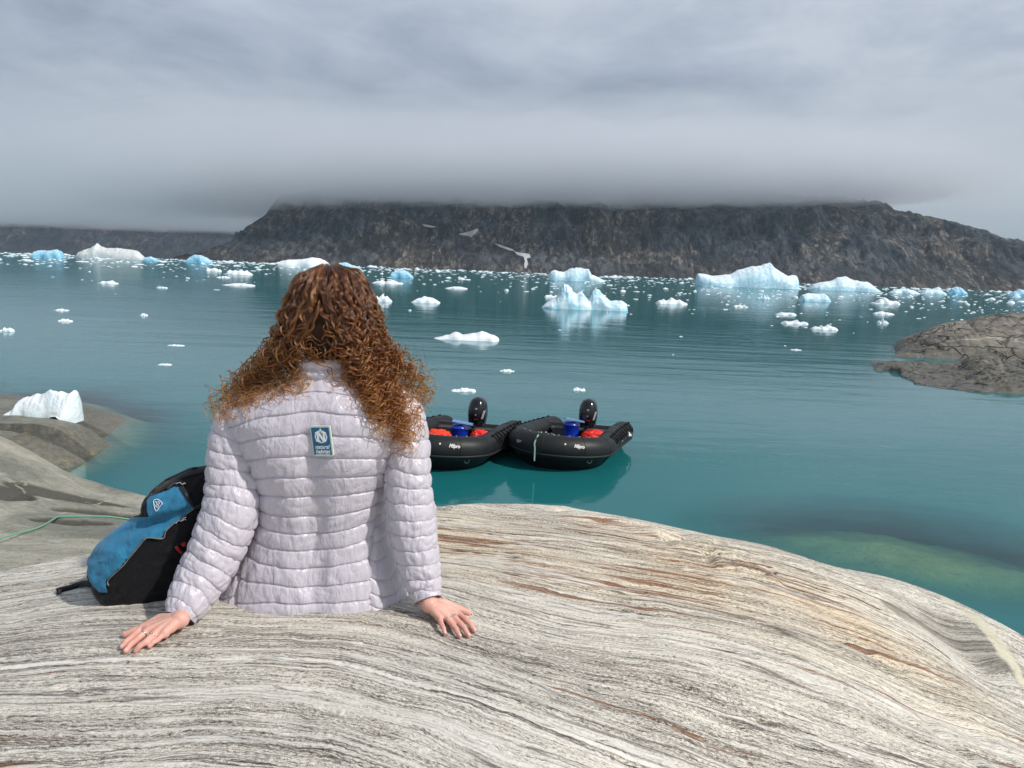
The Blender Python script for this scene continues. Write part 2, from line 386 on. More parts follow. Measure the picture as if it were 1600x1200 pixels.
def foliation(X, Y, Z):
    """coordinate across the bands: nearly level on the left, sweeping down and to the right beyond the woman"""
    bend = 0.17 * sstep(-0.45, 0.25, X) * (1 - 0.6 * sstep(1.7, 2.4, Y)) - 0.15 * np.logaddexp(0, (X - 0.35) * 6.0) / 6.0 - 0.02 * sstep(-.7, -1.1, X)
    return Y + bend + 0.035 * perlin(X * 1.3, Y * 1.8, 4.0) * sstep(.1, .5, X)
def main_rock_z(X, Y, detail=True):
    X = np.asarray(X, float); Y = np.asarray(Y, float)
    Z = _rock_ev(X, Y)
    Z = np.maximum(Z, -2.2 + 0.02 * Z)
    if not detail: return Z
    s = foliation(X, Y, Z)
    up = sstep(2.15, 2.6, Y + 0.28 * X)                      # rougher towards the crest
    w1 = s + 0.03 * perlin(X * 2.2, Y * 2.2, 1.0)
    led = fbm(w1 * 5.5, X * 0.7, 2.0, 4, 0.55)
    Z = Z + (0.010 + 0.015 * up) * led
    rid = np.abs(perlin(w1 * 26, X * 1.4, 7.0))
    Z = Z - 0.0045 * (1 - sstep(0.0, 0.20, rid)) + 0.0020 * fbm(w1 * 60, X * 5, 3.0, 3)
    # broken ledges below the crest on the right
    for (a, b, amp) in (((880, 815), (1075, 855), 0.045), ((1040, 842), (1130, 862), 0.07), ((1110, 860), (1205, 893), 0.085), ((690, 812), (880, 818), 0.035), ((1300, 930), (1420, 968), 0.03), ((1455, 1000), (1600, 1100), .02)):
        A = at_z(*a, SEAT - .13)[:2]; B = at_z(*b, SEAT - .2)[:2]
        dAB = B - A; L = np.linalg.norm(dAB); t_ = dAB / L; nrm = np.array([-t_[1], t_[0]])
        rx, ry = X - A[0], Y - A[1]; al = (rx * t_[0] + ry * t_[1]) / L; ac = rx * nrm[0] + ry * nrm[1] + 0.035 * fbm(X * 7, Y * 7, 6.0, 3)
        msk = sstep(-.12, .08, al) * (1 - sstep(.92, 1.15, al))
        Z = Z - amp * msk * np.exp(-((ac - 0.02) / 0.030) ** 2) + 0.35 * amp * msk * np.exp(-((ac + 0.05) / 0.05) ** 2)
    return Z

gx = axis_pts([(-5.5, -2.2, .06), (-2.2, 2.4, .0085), (2.4, 6.0, .05)])
gy = axis_pts([(-2.0, 0.7, .05), (0.7, 3.6, .0085), (3.6, 8.5, .06)])
GX, GY = np.meshgrid(gx, gy)
GZ = main_rock_z(GX, GY)
S_ = foliation(GX, GY, GZ)
U_ = GX + 0.25 * np.sin(GX * 2)
ppx, ppy = project(np.stack([GX, GY, GZ], -1).reshape(-1, 3)); ppx = ppx.reshape(GX.shape); ppy = ppy.reshape(GX.shape)
_A = at_z(760, 860, SEAT - .06)[:2]; _B = at_z(1330, 960, SEAT - .3)[:2]
def seg_dist(X, Y, A, B):
    d = np.array(B) - np.array(A); L2 = d @ d; t_ = np.clip(((X - A[0]) * d[0] + (Y - A[1]) * d[1]) / L2, 0, 1)
    return np.hypot(X - A[0] - t_ * d[0], Y - A[1] - t_ * d[1]), t_
dd, _ = seg_dist(GX, GY, _A, _B)
RUST = np.exp(-(dd / 0.42) ** 2) * (0.75 + 0.5 * perlin(GX * 2, GY * 2, 9.0))
cl = [at_z(px, py, SEAT + z)[:2] for px, py, z in ((1478, 938, -.52), (1520, 968, -.57), (1560, 1005, -.62), (1600, 1052, -.67), (1660, 1110, -.74))]
CREAM = np.zeros_like(GX)
for a, b, wd in zip(cl[:-1], cl[1:], (.035, .062, .070, .070)):
    d_, _ = seg_dist(GX, GY, a, b); CREAM = np.maximum(CREAM, 1 - sstep(wd * .7, wd * 1.2, d_ + 0.016 * perlin(GX * 14, GY * 14, 2.0)))
tl = [at_z(px, py, SEAT + z)[:2] for px, py, z in ((1400, 965, -.45), (1470, 985, -.55), (1530, 1025, -.64), (1600, 1070, -.74), (1680, 1130, -.85))]
DARKB = np.zeros_like(GX)
for a, b, wd in zip(tl[:-1], tl[1:], (.05, .08, .10, .10)):
    d_, _ = seg_dist(GX, GY, a, b); DARKB = np.maximum(DARKB, 1 - sstep(wd * .5, wd * 1.5, d_ + 0.03 * perlin(GX * 9, GY * 9, 5.0)))
rock = link('ground', new_mesh('ground', np.stack([GX, GY, GZ], -1).reshape(-1, 3), grid_faces(len(gx), len(gy)), M_GNEISS, attrs={'across': S_, 'along': U_, 'rust': np.clip(RUST, 0, 1), 'cream': CREAM, 'shale': DARKB * (1 - CREAM)}))
tag(rock, 'domed grey and white banded gneiss rock the woman sits on', kind='structure')

def on_rock(px, py, off=0.0, it=14):
    """point where the view ray meets the outcrop (plus an offset above it)"""
    z = SEAT
    for _ in range(it):
        p = at_z(px, py, z + off); z = float(main_rock_z(np.array([p[0]]), np.array([p[1]]))[0])
    return at_z(px, py, z + off)

# ---------- lower slabs on the left, with their shelf under water
_s = [(0, 905, 2.25), (110, 885, 2.15), (0, 850, 2.05), (100, 850, 2.0), (230, 850, 1.9), (0, 780, 1.95), (100, 790, 1.80), (200, 800, 1.65), (300, 815, 1.45), (0, 720, 1.95), (60, 745, 1.80), (130, 770, 1.62),
      (0, 684, 1.92), (60, 714, 1.72), (120, 745, 1.55), (180, 763, 1.44), (232, 775, 1.36), (300, 792, 1.2), (360, 806, 1.05)]
_s2 = [(120, 729, -.02), (150, 712, -.02), (176, 690, -.02), (181, 676, -.05), (176, 655, .12), (160, 648, .25), (120, 645, .42), (60, 642, .50), (0, 640, .55), (100, 665, .50), (40, 680, .55), (140, 672, .32), (100, 700, .28), (0, 660, .62), (60, 705, .30),
       (210, 655, -.40), (250, 665, -.55), (230, 700, -.30), (190, 730, -.35), (300, 700, -.75), (260, 745, -.6), (330, 750, -.9), (360, 690, -1.3), (430, 680, -2.2), (430, 760, -2.0), (300, 650, -1.2), (200, 640, -.9), (60, 630, -.3), (0, 625, -.4), (150, 636, -.6)]
_c = [at_z(px, py, z) for px, py, z in _s + _s2]
for px, py, z in _s[12:]:
    p = at_z(px, py, z); d = (p - _C); d /= np.linalg.norm(d[:2])
    for dist, drop in ((.5, .12), (1.1, .75), (1.9, 1.9 if px > 50 else 1.5)):
        q = p + d * dist; q[2] = max(q[2] - drop, -1.0 if px > 100 else 0.3); _c.append(q)
_c += [np.array(v) for v in ((-3.0, 1.2, 2.3), (-1.6, 3.2, 2.0), (-1.0, 5.0, .6), (-.6, 7, -1.5), (1, 6, -2.2), (-2, 12, -2.0), (-5, 20, -2.2), (-9, 21.5, -1.5), (-15, 21.5, -.8), (-15, 15, .9), (-15, 9, 1.8), (-12, 4, 2.1), (-8, 1, 2.4), (0, 12, -3), (0, 20, -3), (-15, 3, 2.3), (-15, 24, -2), (0, 24, -3.2), (-6, 24, -3))]
_c = np.array(_c)
_slab_ev = rbf_fit(_c[:, :2], _c[:, 2], 5e-3)
WETQ = []
def slab_z(X, Y):
    Z = _slab_ev(X, Y)
    WETQ.clear()
    Z = Z + 0.05 * fbm(X * .9 + Y * .3, Y * 1.6, 1.0, 4) + 0.012 * fbm(X * 6, Y * 6, 2.0, 3)
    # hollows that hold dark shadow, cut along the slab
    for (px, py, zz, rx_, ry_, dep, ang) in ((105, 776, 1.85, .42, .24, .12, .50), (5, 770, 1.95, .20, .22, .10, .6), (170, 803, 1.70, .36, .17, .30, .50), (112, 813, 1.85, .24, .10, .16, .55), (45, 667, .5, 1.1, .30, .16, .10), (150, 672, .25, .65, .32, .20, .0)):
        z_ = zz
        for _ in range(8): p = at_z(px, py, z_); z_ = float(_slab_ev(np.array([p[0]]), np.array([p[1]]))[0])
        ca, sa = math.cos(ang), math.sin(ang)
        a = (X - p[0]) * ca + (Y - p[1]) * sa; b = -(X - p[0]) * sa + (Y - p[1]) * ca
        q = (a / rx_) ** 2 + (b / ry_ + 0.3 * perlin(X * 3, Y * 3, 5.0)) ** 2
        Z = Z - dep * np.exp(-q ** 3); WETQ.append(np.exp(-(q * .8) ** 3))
    return np.maximum(Z, -3.6)
sx = axis_pts([(-16, -8, .09), (-8, -1, .035), (-1, 2, .10)]); sy = axis_pts([(1.0, 3, .06), (3, 10, .035), (10, 24.5, .07)])
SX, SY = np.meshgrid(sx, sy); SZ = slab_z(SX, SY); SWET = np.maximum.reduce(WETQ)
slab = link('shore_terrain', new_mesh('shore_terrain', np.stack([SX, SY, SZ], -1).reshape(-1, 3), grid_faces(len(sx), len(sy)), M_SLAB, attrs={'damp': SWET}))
tag(slab, 'lower grey green rock slabs sloping into the water beside the backpack', kind='structure')

# ---------- submerged mound off the outcrop on the right
mp = at_z(1430, 915, -.45)
bx = np.linspace(mp[0] - 6.5, mp[0] + 6.0, 120); by = np.linspace(mp[1] - 4.5, mp[1] + 5.0, 90); BX, BY = np.meshgrid(bx, by)
def mound_z(X, Y):
    a = ((X - mp[0]) * .93 + (Y - mp[1]) * -.36) / 3.2; b = ((X - mp[0]) * .36 + (Y - mp[1]) * .93); b = np.where(b > 0, b / 2.7, b / 1.5)
    q = a * a + b * b + 0.22 * fbm(X * .8, Y * .8, 3.0, 3)
    q = np.maximum(q, 0); return -0.20 - 0.42 * q - .9 * np.maximum(q - 1.1, 0) ** 1.5 + 0.07 * fbm(X * 2, Y * 2, 4.0, 3)
mound = link('submerged_rock', new_mesh('submerged_rock', np.stack([BX, BY, mound_z(BX, BY)], -1).reshape(-1, 3), grid_faces(120, 90), M_BED))
tag(mound, 'drowned brownish green rock just under the water off the outcrop', kind='structure')

# ---------- water
m, t = mat('glacial_fjord_water')
Pw = t.n('ShaderNodeNewGeometry').outputs['Position']
wx, wy, wz = t.sep(Pw)
op = t.attr('murk')
big = t.noise(t.comb(t.math('MULTIPLY', wx, 0.012), t.math('MULTIPLY', wy, 0.030), 0), 1.0, 3, 0.5)
calm = t.mapr(big, 0.40, 0.60, 0.60, 1.0)
r1 = t.noise(t.comb(t.math('MULTIPLY', wx, 0.55), t.math('MULTIPLY', wy, 1.5), 0), 1.0, 3, 0.55, dist=0.3)
r2 = t.noise(t.comb(t.math('MULTIPLY', wx, 3.2), t.math('MULTIPLY', wy, 7.0), 1), 1.0, 3, 0.55)
r3 = t.noise(t.comb(t.math('MULTIPLY', wx, 0.10), t.math('MULTIPLY', wy, 0.35), 2), 1.0, 2, 0.5)
hh = t.math('ADD', t.math('MULTIPLY', r1, 0.030), t.math('ADD', t.math('MULTIPLY', r2, 0.0055), t.math('MULTIPLY', r3, 0.11)))
hh = t.math('MULTIPLY', hh, calm)
nb = t.bump(hh, 1.0, 0.42)
fr = t.n('ShaderNodeFresnel', {'IOR': 1.27, 'Normal': nb}).outputs[0]
frc = t.math('MINIMUM', fr, 0.62)
tone = t.mixc(t.mapr(big, 0.3, 0.7), (0.008, 0.124, 0.132), (0.013, 0.144, 0.147))
body = t.n('ShaderNodeBsdfDiffuse', {'Color': tone})
clear = t.n('ShaderNodeBsdfTransparent', {'Color': t.ramp(op, [(0.0, (0.82, 0.93, 0.84)), (0.35, (0.50, 0.80, 0.70)), (0.75, (0.10, 0.42, 0.40)), (1.0, (0.02, 0.15, 0.16))])})
sub = t.n('ShaderNodeMixShader', {0: op, 1: clear.outputs[0], 2: body.outputs[0]})
glo = t.n('ShaderNodeBsdfGlossy', {'Color': (0.92, 0.96, 1.0, 1), 'Roughness': 0.07, 'Normal': nb})
t.out(t.n('ShaderNodeMixShader', {0: frc, 1: sub.outputs[0], 2: glo.outputs[0]}))
M_WATER = m
wxs = axis_pts([(-9000, -600, 700), (-600, -60, 45), (-60, -17, 4), (-17, 13, .16), (13, 60, 3), (60, 600, 45), (600, 9000, 700)])
wys = axis_pts([(-400, -10, 60), (-10, 0, 1), (0, 26, .16), (26, 90, 4), (90, 900, 60), (900, 12000, 900)])
WX, WY = np.meshgrid(wxs, wys)
bed = np.full(WX.shape, -40.0)
k = (WX > -16) & (WX < 2) & (WY > 1) & (WY < 24.4); bed[k] = slab_z(WX[k], WY[k])
k = (WX > -5.4) & (WX < 5.9) & (WY > -1.9) & (WY < 8.4); bed[k] = np.maximum(bed[k], main_rock_z(WX[k], WY[k], False))
k = (WX > bx[0]) & (WX < bx[-1]) & (WY > by[0]) & (WY < by[-1]); bed[k] = np.maximum(bed[k], mound_z(WX[k], WY[k]))
bed = np.where(bed < -2.4, -2.4 - (-2.4 - bed) * 3, bed)
dep_ = np.clip(-bed, 0, 20); murk = 1 - np.exp(-dep_ * 0.5 - dep_ ** 2 * 3.2)
water = link('water', new_mesh('water', np.stack([WX, WY, np.zeros_like(WX)], -1).reshape(-1, 3), grid_faces(len(wxs), len(wys)), M_WATER, attrs={'murk': murk}))
tag(water, 'still teal glacial water of the fjord', kind='structure')

# fjord bottom; its bright teal stands in for light scattered in the water
m, t = mat('scattered_light_teal'); t.out(t.n('ShaderNodeBsdfDiffuse', {'Color': t.mixc(t.noise(t.n('ShaderNodeNewGeometry').outputs['Position'], .3, 4), (0.10, 0.62, 0.62), (0.14, 0.70, 0.68))}))
fx = np.linspace(-120, 160, 50); fy = np.linspace(-40, 260, 50); FX, FY = np.meshgrid(fx, fy)
sb_ = link('seabed', new_mesh('seabed', np.stack([FX, FY, -4.6 + .5 * fbm(FX * .1, FY * .1, 1.0, 3)], -1).reshape(-1, 3), grid_faces(50, 50), m)); tag(sb_, 'fjord bottom coloured bright teal for light scattered in the water', kind='structure')

# ---------- mountains
def mountain_material(name, rock_a, rock_b, warm, sc=1.0):
    m, t = mat(name)
    P = t.n('ShaderNodeNewGeometry').outputs['Position']; x, y, z = t.sep(P)
    nz = t.sep(t.n('ShaderNodeNewGeometry').outputs['Normal'])[2]
    Pv = t.n('ShaderNodeMapping', {'Vector': P, 'Rotation': (0, 0.45, 0), 'Scale': (1.0, 0.5, 0.32)}).outputs[0]
    a = t.noise(P, 0.0075 * sc, 7, 0.62, dist=0.7); b = t.noise(Pv, 0.055 * sc, 8, 0.72, dist=0.9); c_ = t.noise(t.n('ShaderNodeMapping', {'Vector': P, 'Rotation': (0, -0.6, 0), 'Scale': (1.0, 0.5, 0.5)}).outputs[0], 0.11 * sc, 6, 0.72, dist=.6)
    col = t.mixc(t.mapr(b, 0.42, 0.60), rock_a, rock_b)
    br_ = t.noise(t.vmath('ADD', P, (500, 0, 90)), 0.012 * sc, 4, .6, dist=.8); col = t.mixc(t.mapr(br_, .40, .62), col, t.mixc(1.0, col, (2.1, 2.15, 2.2), 'MULTIPLY'))
    wl = t.mapr(t.math('ADD', z, t.math('MULTIPLY', a, 60)), 75, 35)
    col = t.mixc(t.math('MULTIPLY', t.mapr(a, 0.50, 0.66), 0.7), col, warm)
    col = t.mixc(t.math('MULTIPLY', wl, 0.35), col, warm)
    pale = t.math('MULTIPLY', t.mapr(c_, 0.54, 0.60), t.mapr(a, 0.46, 0.56))
    col = t.mixc(t.math('MULTIPLY', pale, 0.85), col, (0.26, 0.23, 0.19))
    col = t.mixc(t.math('MULTIPLY', t.mapr(c_, 0.48, 0.40), 0.8), col, (0.007, 0.009, 0.013))
    h = t.math('ADD', b, t.math('MULTIPLY', c_, 0.45))
    t.out(t.bsdf(col, 0.9, 0.15, t.bump(h, 1.0, 9.0)))
    return m
M_MTN = mountain_material('cloud_shaded_mountain_rock', (0.008, 0.014, 0.023), (0.060, 0.066, 0.072), (0.088, 0.068, 0.050))  # cloud shadow over the slopes is put into these darkened rock colours
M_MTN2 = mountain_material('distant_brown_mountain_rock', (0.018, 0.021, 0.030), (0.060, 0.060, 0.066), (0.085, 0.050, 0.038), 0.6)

def mountain(name, Y0, depth, prof, x0, x1, step, material, label, seed, pow_=1.0, rough=40):
    """prof: list of (px, height) of the ridge, seen at Y0 + 0.55 depth"""
    yr = Y0 + 0.55 * depth
    hx = np.array([at_y(px, 400, yr)[0] for px, h in prof]); hh_ = np.array([h for px, h in prof])
    xs = axis_pts([(x0, x1, step)]); ys = axis_pts([(Y0 - 30, Y0 + depth * .6, step * .8), (Y0 + depth * .6, Y0 + depth * 1.3, step * 2)])
    X, Y = np.meshgrid(xs, ys)
    ridge = np.interp(X, hx, hh_)
    shore = Y0 + 40 * fbm(X * .004, seed, 0.0, 4) + np.interp(X, hx, np.where(hh_ < 10, 60, 0))
    tt = (Y - shore) / (0.55 * depth)
    sl = np.clip(tt, 0, 1) ** pow_ * (1 - sstep(1.05, 2.2, tt) * .8)
    nx = X * .011 + 0.8 * perlin(X * .003, Y * .003, seed)
    g = fbm(nx, Y * .0035, seed, 6, .55, ridged=True)                 # gullies run down the face
    g2 = fbm(X * .035, Y * .03, seed + 5, 4, .6, ridged=True)
    rel = np.clip(tt * 3, 0, 1) * np.clip(1.25 - np.abs(tt - .55), 0, 1)
    Z = ridge * sl + rough * rel * (g - .25) * np.clip(ridge / 90, 0, 1) * np.clip((1 - tt) * 2.5, .18, 1) + 11 * rel * g2
    # benches
    Z = Z + 5 * rel * np.sin(Z * .11 + 3 * perlin(X * .004, Y * .004, 8.0))
    Z = np.where(tt < 0, tt * 60, Z); Z = np.maximum(Z, -8)
    V = np.stack([X, Y, Z], -1).reshape(-1, 3)
    o = link(name, new_mesh(name, V, grid_faces(len(xs), len(ys)), material)); tag(o, label, kind='structure')
    return o, V
MAIN_PROF = [(-400, 0), (340, 0), (372, 3), (392, 40), (415, 88), (440, 125), (500, 150), (600, 165), (900, 170), (1150, 175), (1300, 172), (1380, 162), (1440, 147), (1475, 134), (1500, 122), (1550, 108), (1600, 98), (1700, 84), (1900, 72), (2400, 60), (3000, 40)]
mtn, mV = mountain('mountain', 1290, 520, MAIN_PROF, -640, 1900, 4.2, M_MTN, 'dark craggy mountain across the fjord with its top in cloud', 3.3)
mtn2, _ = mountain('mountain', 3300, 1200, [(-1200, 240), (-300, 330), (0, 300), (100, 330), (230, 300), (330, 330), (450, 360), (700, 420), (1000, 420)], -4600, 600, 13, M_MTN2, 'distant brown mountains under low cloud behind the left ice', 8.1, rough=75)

# snow patches lie in the gullies of the big face, draped on it
m, t = mat('old_snow'); Pn = t.coord('Object')
t.out(t.bsdf(t.mixc(t.noise(Pn, .4, 3), (.34, .35, .36), (.55, .55, .54)), .8, .2)); M_SNOW = m
bvh = BVHTree.FromObject(mtn, bpy.context.evaluated_depsgraph_get())
def drape(poly, label):
    poly = np.array(poly, float); n = 0; V, F, idx = [], [], {}
    x0_, y0_ = poly.min(0); x1_, y1_ = poly.max(0); st = 0.8
    nxp, nyp = int((x1_ - x0_) / st) + 2, int((y1_ - y0_) / st) + 2
    def inside(px, py):
        c = False
        for i in range(len(poly)):
            a, b = poly[i], poly[i-1]
            if (a[1] > py) != (b[1] > py) and px < (b[0]-a[0])*(py-a[1])/(b[1]-a[1])+a[0]: c = not c
        return c
    def vert(i, j):
        if (i, j) not in idx:
            px, py = x0_ + i*st + .3*math.sin(j*1.7), y0_ + j*st
            d = Vector(rays(px, py)).normalized(); hit = bvh.ray_cast(Vector(_C), d)
            if hit[0] is None: idx[i, j] = None
            else: V.append(tuple(hit[0] - d*1.2)); idx[i, j] = len(V)-1
        return idx[i, j]
    for i in range(nxp):
        for j in range(nyp):
            if inside(x0_ + (i+.5)*st, y0_ + (j+.5)*st):
                q = [vert(i, j), vert(i+1, j), vert(i+1, j+1), vert(i, j+1)]
                if None not in q: F.append(q[::-1])
    if F:
        o = link('snow_patch', new_mesh('snow_patch', V, F, M_SNOW)); tag(o, label, 'snow patch')
drape([(716,366),(724,364),(735,361),(746,357),(748,360),(742,366),(736,370),(728,368)], 'small wedge of old snow high on the dark mountain face')
drape([(772,380),(785,384),(800,389),(806,393),(796,391),(782,386)], 'thin slanting streak of snow on the mountain face')
drape([(804,393),(816,395),(828,397),(829,402),(823,404),(825,412),(822,420),(819,417),(820,407),(818,401),(808,398)], 'hooked snow gully running down the dark mountain face')
drape([(660,350),(672,352),(682,354),(678,356),(664,354)], 'faint snow streak just under the cloud base')

# ---------- low cloud lying on the mountain tops: real volume, several soft overlapping banks
def cloud_bank(name, cx, cy, base, sx_, sy_, layers, seed, tilt=0.0, label=''):
    """layers: (thickness, density, width factor); all share one ragged base and thin out upwards"""
    root = empty('cloud', (cx, cy, base)); tag(root, label, kind='stuff')
    nu, nv = 260, 60
    th = np.linspace(0, 2*np.pi, nu, endpoint=False); ph = np.linspace(-np.pi/2, np.pi/2, nv)
    TH, PH = np.meshgrid(th, ph)
    ex = lambda c, p: np.sign(c) * np.abs(c) ** p
    for i, (thick, dens, wf, shx) in enumerate(layers):
        sd = seed + i * 2.3
        x = ex(np.cos(PH), .6) * ex(np.cos(TH), .8); y = ex(np.cos(PH), .6) * ex(np.sin(TH), .8); z = ex(np.sin(PH), .6)
        rn_ = 1 + .08 * fbm(np.cos(TH) * 3, np.sin(TH) * 3, sd + 9, 4); X, Y = x * sx_ * wf * rn_ + shx, y * sy_ * rn_ * (1 - .03 * i)
        n_ = fbm(X / 170, Y / 210, sd, 6, .6); n2_ = fbm(X / 60, Y / 60, sd, 3, .5)
        Z = (z + 1) * thick / 2
        Z = Z + np.where(z < 0, (26 * n_ + 9 * n2_) * np.clip(-z * 2.5, 0, 1), thick * .30 * n_ * np.clip(z * 2, 0, 1)) + tilt * X + i * 4
        Y = Y + 30 * fbm(X / 260, sd, sd + 6, 3)
        mm, tt_ = mat('cloud_vapour')
        tt_.out(tt_.n('ShaderNodeVolumePrincipled', {'Color': (0.89, 0.91, 0.945, 1), 'Density': dens, 'Anisotropy': 0.2}), 'Volume')
        link('cloud_layer', new_mesh('cloud_layer', np.stack([X, Y, Z], -1).reshape(-1, 3), grid_faces(nu, nv, True), mm), root)
    return root
# clouds and the air
cloud_bank('veil', 300, 2450, 165, 4200, 700, [(330, .0006, 1.0, 0), (240, .0007, .97, 0), (170, .0009, .95, 0)], 12.0, 0.0, 'wide thin grey cloud deck behind the big mountain')
cloud_bank('main', -480, 1640, 96, 1560, 400, [(215, .0011, 1.0, 0), (165, .0024, .76, 300), (125, .0042, .60, 470), (85, .0060, .50, 500)], 1.0, 0.042, 'grey cloud layer hiding the summit of the big mountain')
cloud_bank('far', -2300, 3650, 112, 3300, 900, [(300, .0008, 1, 0), (230, .0014, 1, 0), (150, .0022, .95, 0)], 7.0, 0.0, 'low cloud on the distant brown mountains')
m, t = mat('air_haze'); t.out(t.n('ShaderNodeVolumePrincipled', {'Color': (0.80, 0.88, 1.0, 1), 'Density': 0.00006, 'Anisotropy': 0.2}), 'Volume')
v_, f_ = box_geo(-200, 2700, 396.5, 14000, 6000, 807)
hz = link('haze', new_mesh('haze', v_, f_, m, smooth=False)); tag(hz, 'thin bluish air over the fjord', kind='stuff')

# ================================================================ ICE
def ice_material(name, white, blue, blueness, rough=0.42):
    m, t = mat(name)
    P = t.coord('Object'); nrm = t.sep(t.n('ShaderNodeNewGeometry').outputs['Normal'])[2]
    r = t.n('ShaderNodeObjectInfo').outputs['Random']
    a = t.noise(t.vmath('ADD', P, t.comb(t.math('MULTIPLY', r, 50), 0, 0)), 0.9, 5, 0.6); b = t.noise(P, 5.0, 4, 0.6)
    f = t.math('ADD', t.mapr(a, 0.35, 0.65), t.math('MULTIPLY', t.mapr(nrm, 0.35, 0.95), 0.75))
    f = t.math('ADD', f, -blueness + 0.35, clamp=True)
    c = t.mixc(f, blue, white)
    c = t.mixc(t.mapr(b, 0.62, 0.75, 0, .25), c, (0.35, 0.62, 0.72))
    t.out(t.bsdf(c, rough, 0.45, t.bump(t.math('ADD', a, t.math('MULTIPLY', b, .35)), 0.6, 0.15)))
    return m
ICE_WHITE = ice_material('white_ice', (0.84, 0.88, 0.90), (0.58, 0.76, 0.82), 0.25)
ICE_PALE = ice_material('pale_blue_ice', (0.80, 0.88, 0.92), (0.36, 0.66, 0.80), 0.62)
ICE_BLUE = ice_material('blue_ice', (0.62, 0.82, 0.92), (0.20, 0.52, 0.74), 0.85)
ICE_GREY = ice_material('grey_ice', (0.68, 0.70, 0.68), (0.46, 0.54, 0.56), 0.4)
ICE_MELT = ice_material('wet_clear_ice', (0.80, 0.86, 0.88), (0.60, 0.74, 0.78), 0.35, 0.22)

def berg(prof, base, label, material, seed, thick=0.45, crag=0.16, cat='iceberg', group='icebergs along the far shore', nu=120, nv=44, Z0=0.0, lift=None):
    """prof: silhouette points (px, py) from left to right; base: py of the waterline under the middle"""
    prof = np.array(prof, float); pxm = prof[:, 0].mean()
    c = at_z(pxm, base, Z0); Y0 = c[1]
    W = at_y(prof[:, 0], prof[:, 1], Y0); X = W[:, 0] - c[0]; Hh = np.maximum(W[:, 2] - Z0, 0.0)
    u = np.linspace(0, 1, nu); xs = X[0] + (X[-1] - X[0]) * u
    h = np.interp(xs, X, Hh); width = X[-1] - X[0]; hm = h.max()
    h = h * (1 + 0.10 * fbm(u * 9, seed, 0.0, 4)); edge = np.clip(np.minimum(u, 1 - u) * 9, 0, 1) ** .5
    v = np.linspace(-1, 1, nv); U, V = np.meshgrid(u, v); T = width * thick * (0.35 + .65 * edge) * (0.8 + 0.3 * perlin(u * 4, seed, 3.0))
    Xg = X[0] + width * U; Yg = V * T[None, :] * .5
    s = hm * 0.55
    crest = 0.25 * fbm(U * 3.0, seed + 2, 0.0, 3)
    vv = np.abs(V - crest * (1 - V * V))
    shape = np.clip(1 - vv ** 1.6, 0, 1) ** .55
    n = fbm(Xg / s, Yg / s, seed, 5, .6, ridged=True) * .6 + fbm(Xg / s * 2.3, Yg / s * 2.3, seed + 4, 3, .5) * .4
    Z = h[None, :] * shape * (1 + crag * 2.2 * (n - .25) * (1 - shape * .55))
    Z = np.where(np.abs(V) > .999, -0.25 * hm - .1, Z); Z[:, 0] = Z[:, -1] = -0.2 * hm
    if lift is not None: Z = np.maximum(Z, np.interp(Xg, at_y(np.array(lift)[:, 0], np.array(lift)[:, 1], Y0)[:, 0] - c[0], np.maximum(at_y(np.array(lift)[:, 0], np.array(lift)[:, 1], Y0)[:, 2] - Z0, -.2)))
    Xg = Xg + crag * s * .35 * fbm(Yg / s + 3, Z / s, seed, 3); Yg = Yg + crag * s * .6 * fbm(Xg / s, Z / s * 1.6, seed + 8, 4)
    o = link({'iceberg': 'iceberg', 'ice block': 'ice_block'}.get(cat, 'ice_floe'), new_mesh('iceberg', np.stack([Xg, Yg, Z], -1).reshape(-1, 3), grid_faces(nu, nv), material), loc=(c[0], c[1], Z0))
    tag(o, label, cat, group); return o

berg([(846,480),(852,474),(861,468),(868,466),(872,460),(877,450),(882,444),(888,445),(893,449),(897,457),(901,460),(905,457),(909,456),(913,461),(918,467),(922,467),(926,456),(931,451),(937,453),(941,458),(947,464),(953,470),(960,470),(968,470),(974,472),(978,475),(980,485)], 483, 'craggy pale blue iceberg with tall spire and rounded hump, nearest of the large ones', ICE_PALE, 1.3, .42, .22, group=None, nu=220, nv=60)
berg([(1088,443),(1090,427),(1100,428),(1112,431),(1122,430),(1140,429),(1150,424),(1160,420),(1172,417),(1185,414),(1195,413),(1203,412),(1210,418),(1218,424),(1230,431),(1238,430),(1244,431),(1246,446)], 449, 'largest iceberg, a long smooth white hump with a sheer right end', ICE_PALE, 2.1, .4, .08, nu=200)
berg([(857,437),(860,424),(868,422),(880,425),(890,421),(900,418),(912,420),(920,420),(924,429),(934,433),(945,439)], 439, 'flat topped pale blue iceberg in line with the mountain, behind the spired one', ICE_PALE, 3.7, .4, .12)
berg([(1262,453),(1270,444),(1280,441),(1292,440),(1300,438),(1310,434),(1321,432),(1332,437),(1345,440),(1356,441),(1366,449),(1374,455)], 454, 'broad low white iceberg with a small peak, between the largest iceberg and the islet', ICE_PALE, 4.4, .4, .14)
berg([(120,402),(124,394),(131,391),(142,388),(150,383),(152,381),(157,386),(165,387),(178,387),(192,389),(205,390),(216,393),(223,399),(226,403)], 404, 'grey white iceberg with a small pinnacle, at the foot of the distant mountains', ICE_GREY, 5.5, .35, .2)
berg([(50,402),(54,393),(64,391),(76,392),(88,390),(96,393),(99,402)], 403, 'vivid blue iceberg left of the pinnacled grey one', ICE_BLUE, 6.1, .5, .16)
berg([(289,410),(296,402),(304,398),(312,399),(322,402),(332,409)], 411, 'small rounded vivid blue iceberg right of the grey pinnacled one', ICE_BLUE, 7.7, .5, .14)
berg([(434,416),(438,408),(450,406),(465,406),(478,404),(490,402),(500,404),(512,410),(520,417)], 418, 'low white iceberg just above and left of her hair', ICE_WHITE, 8.2, .4, .12)
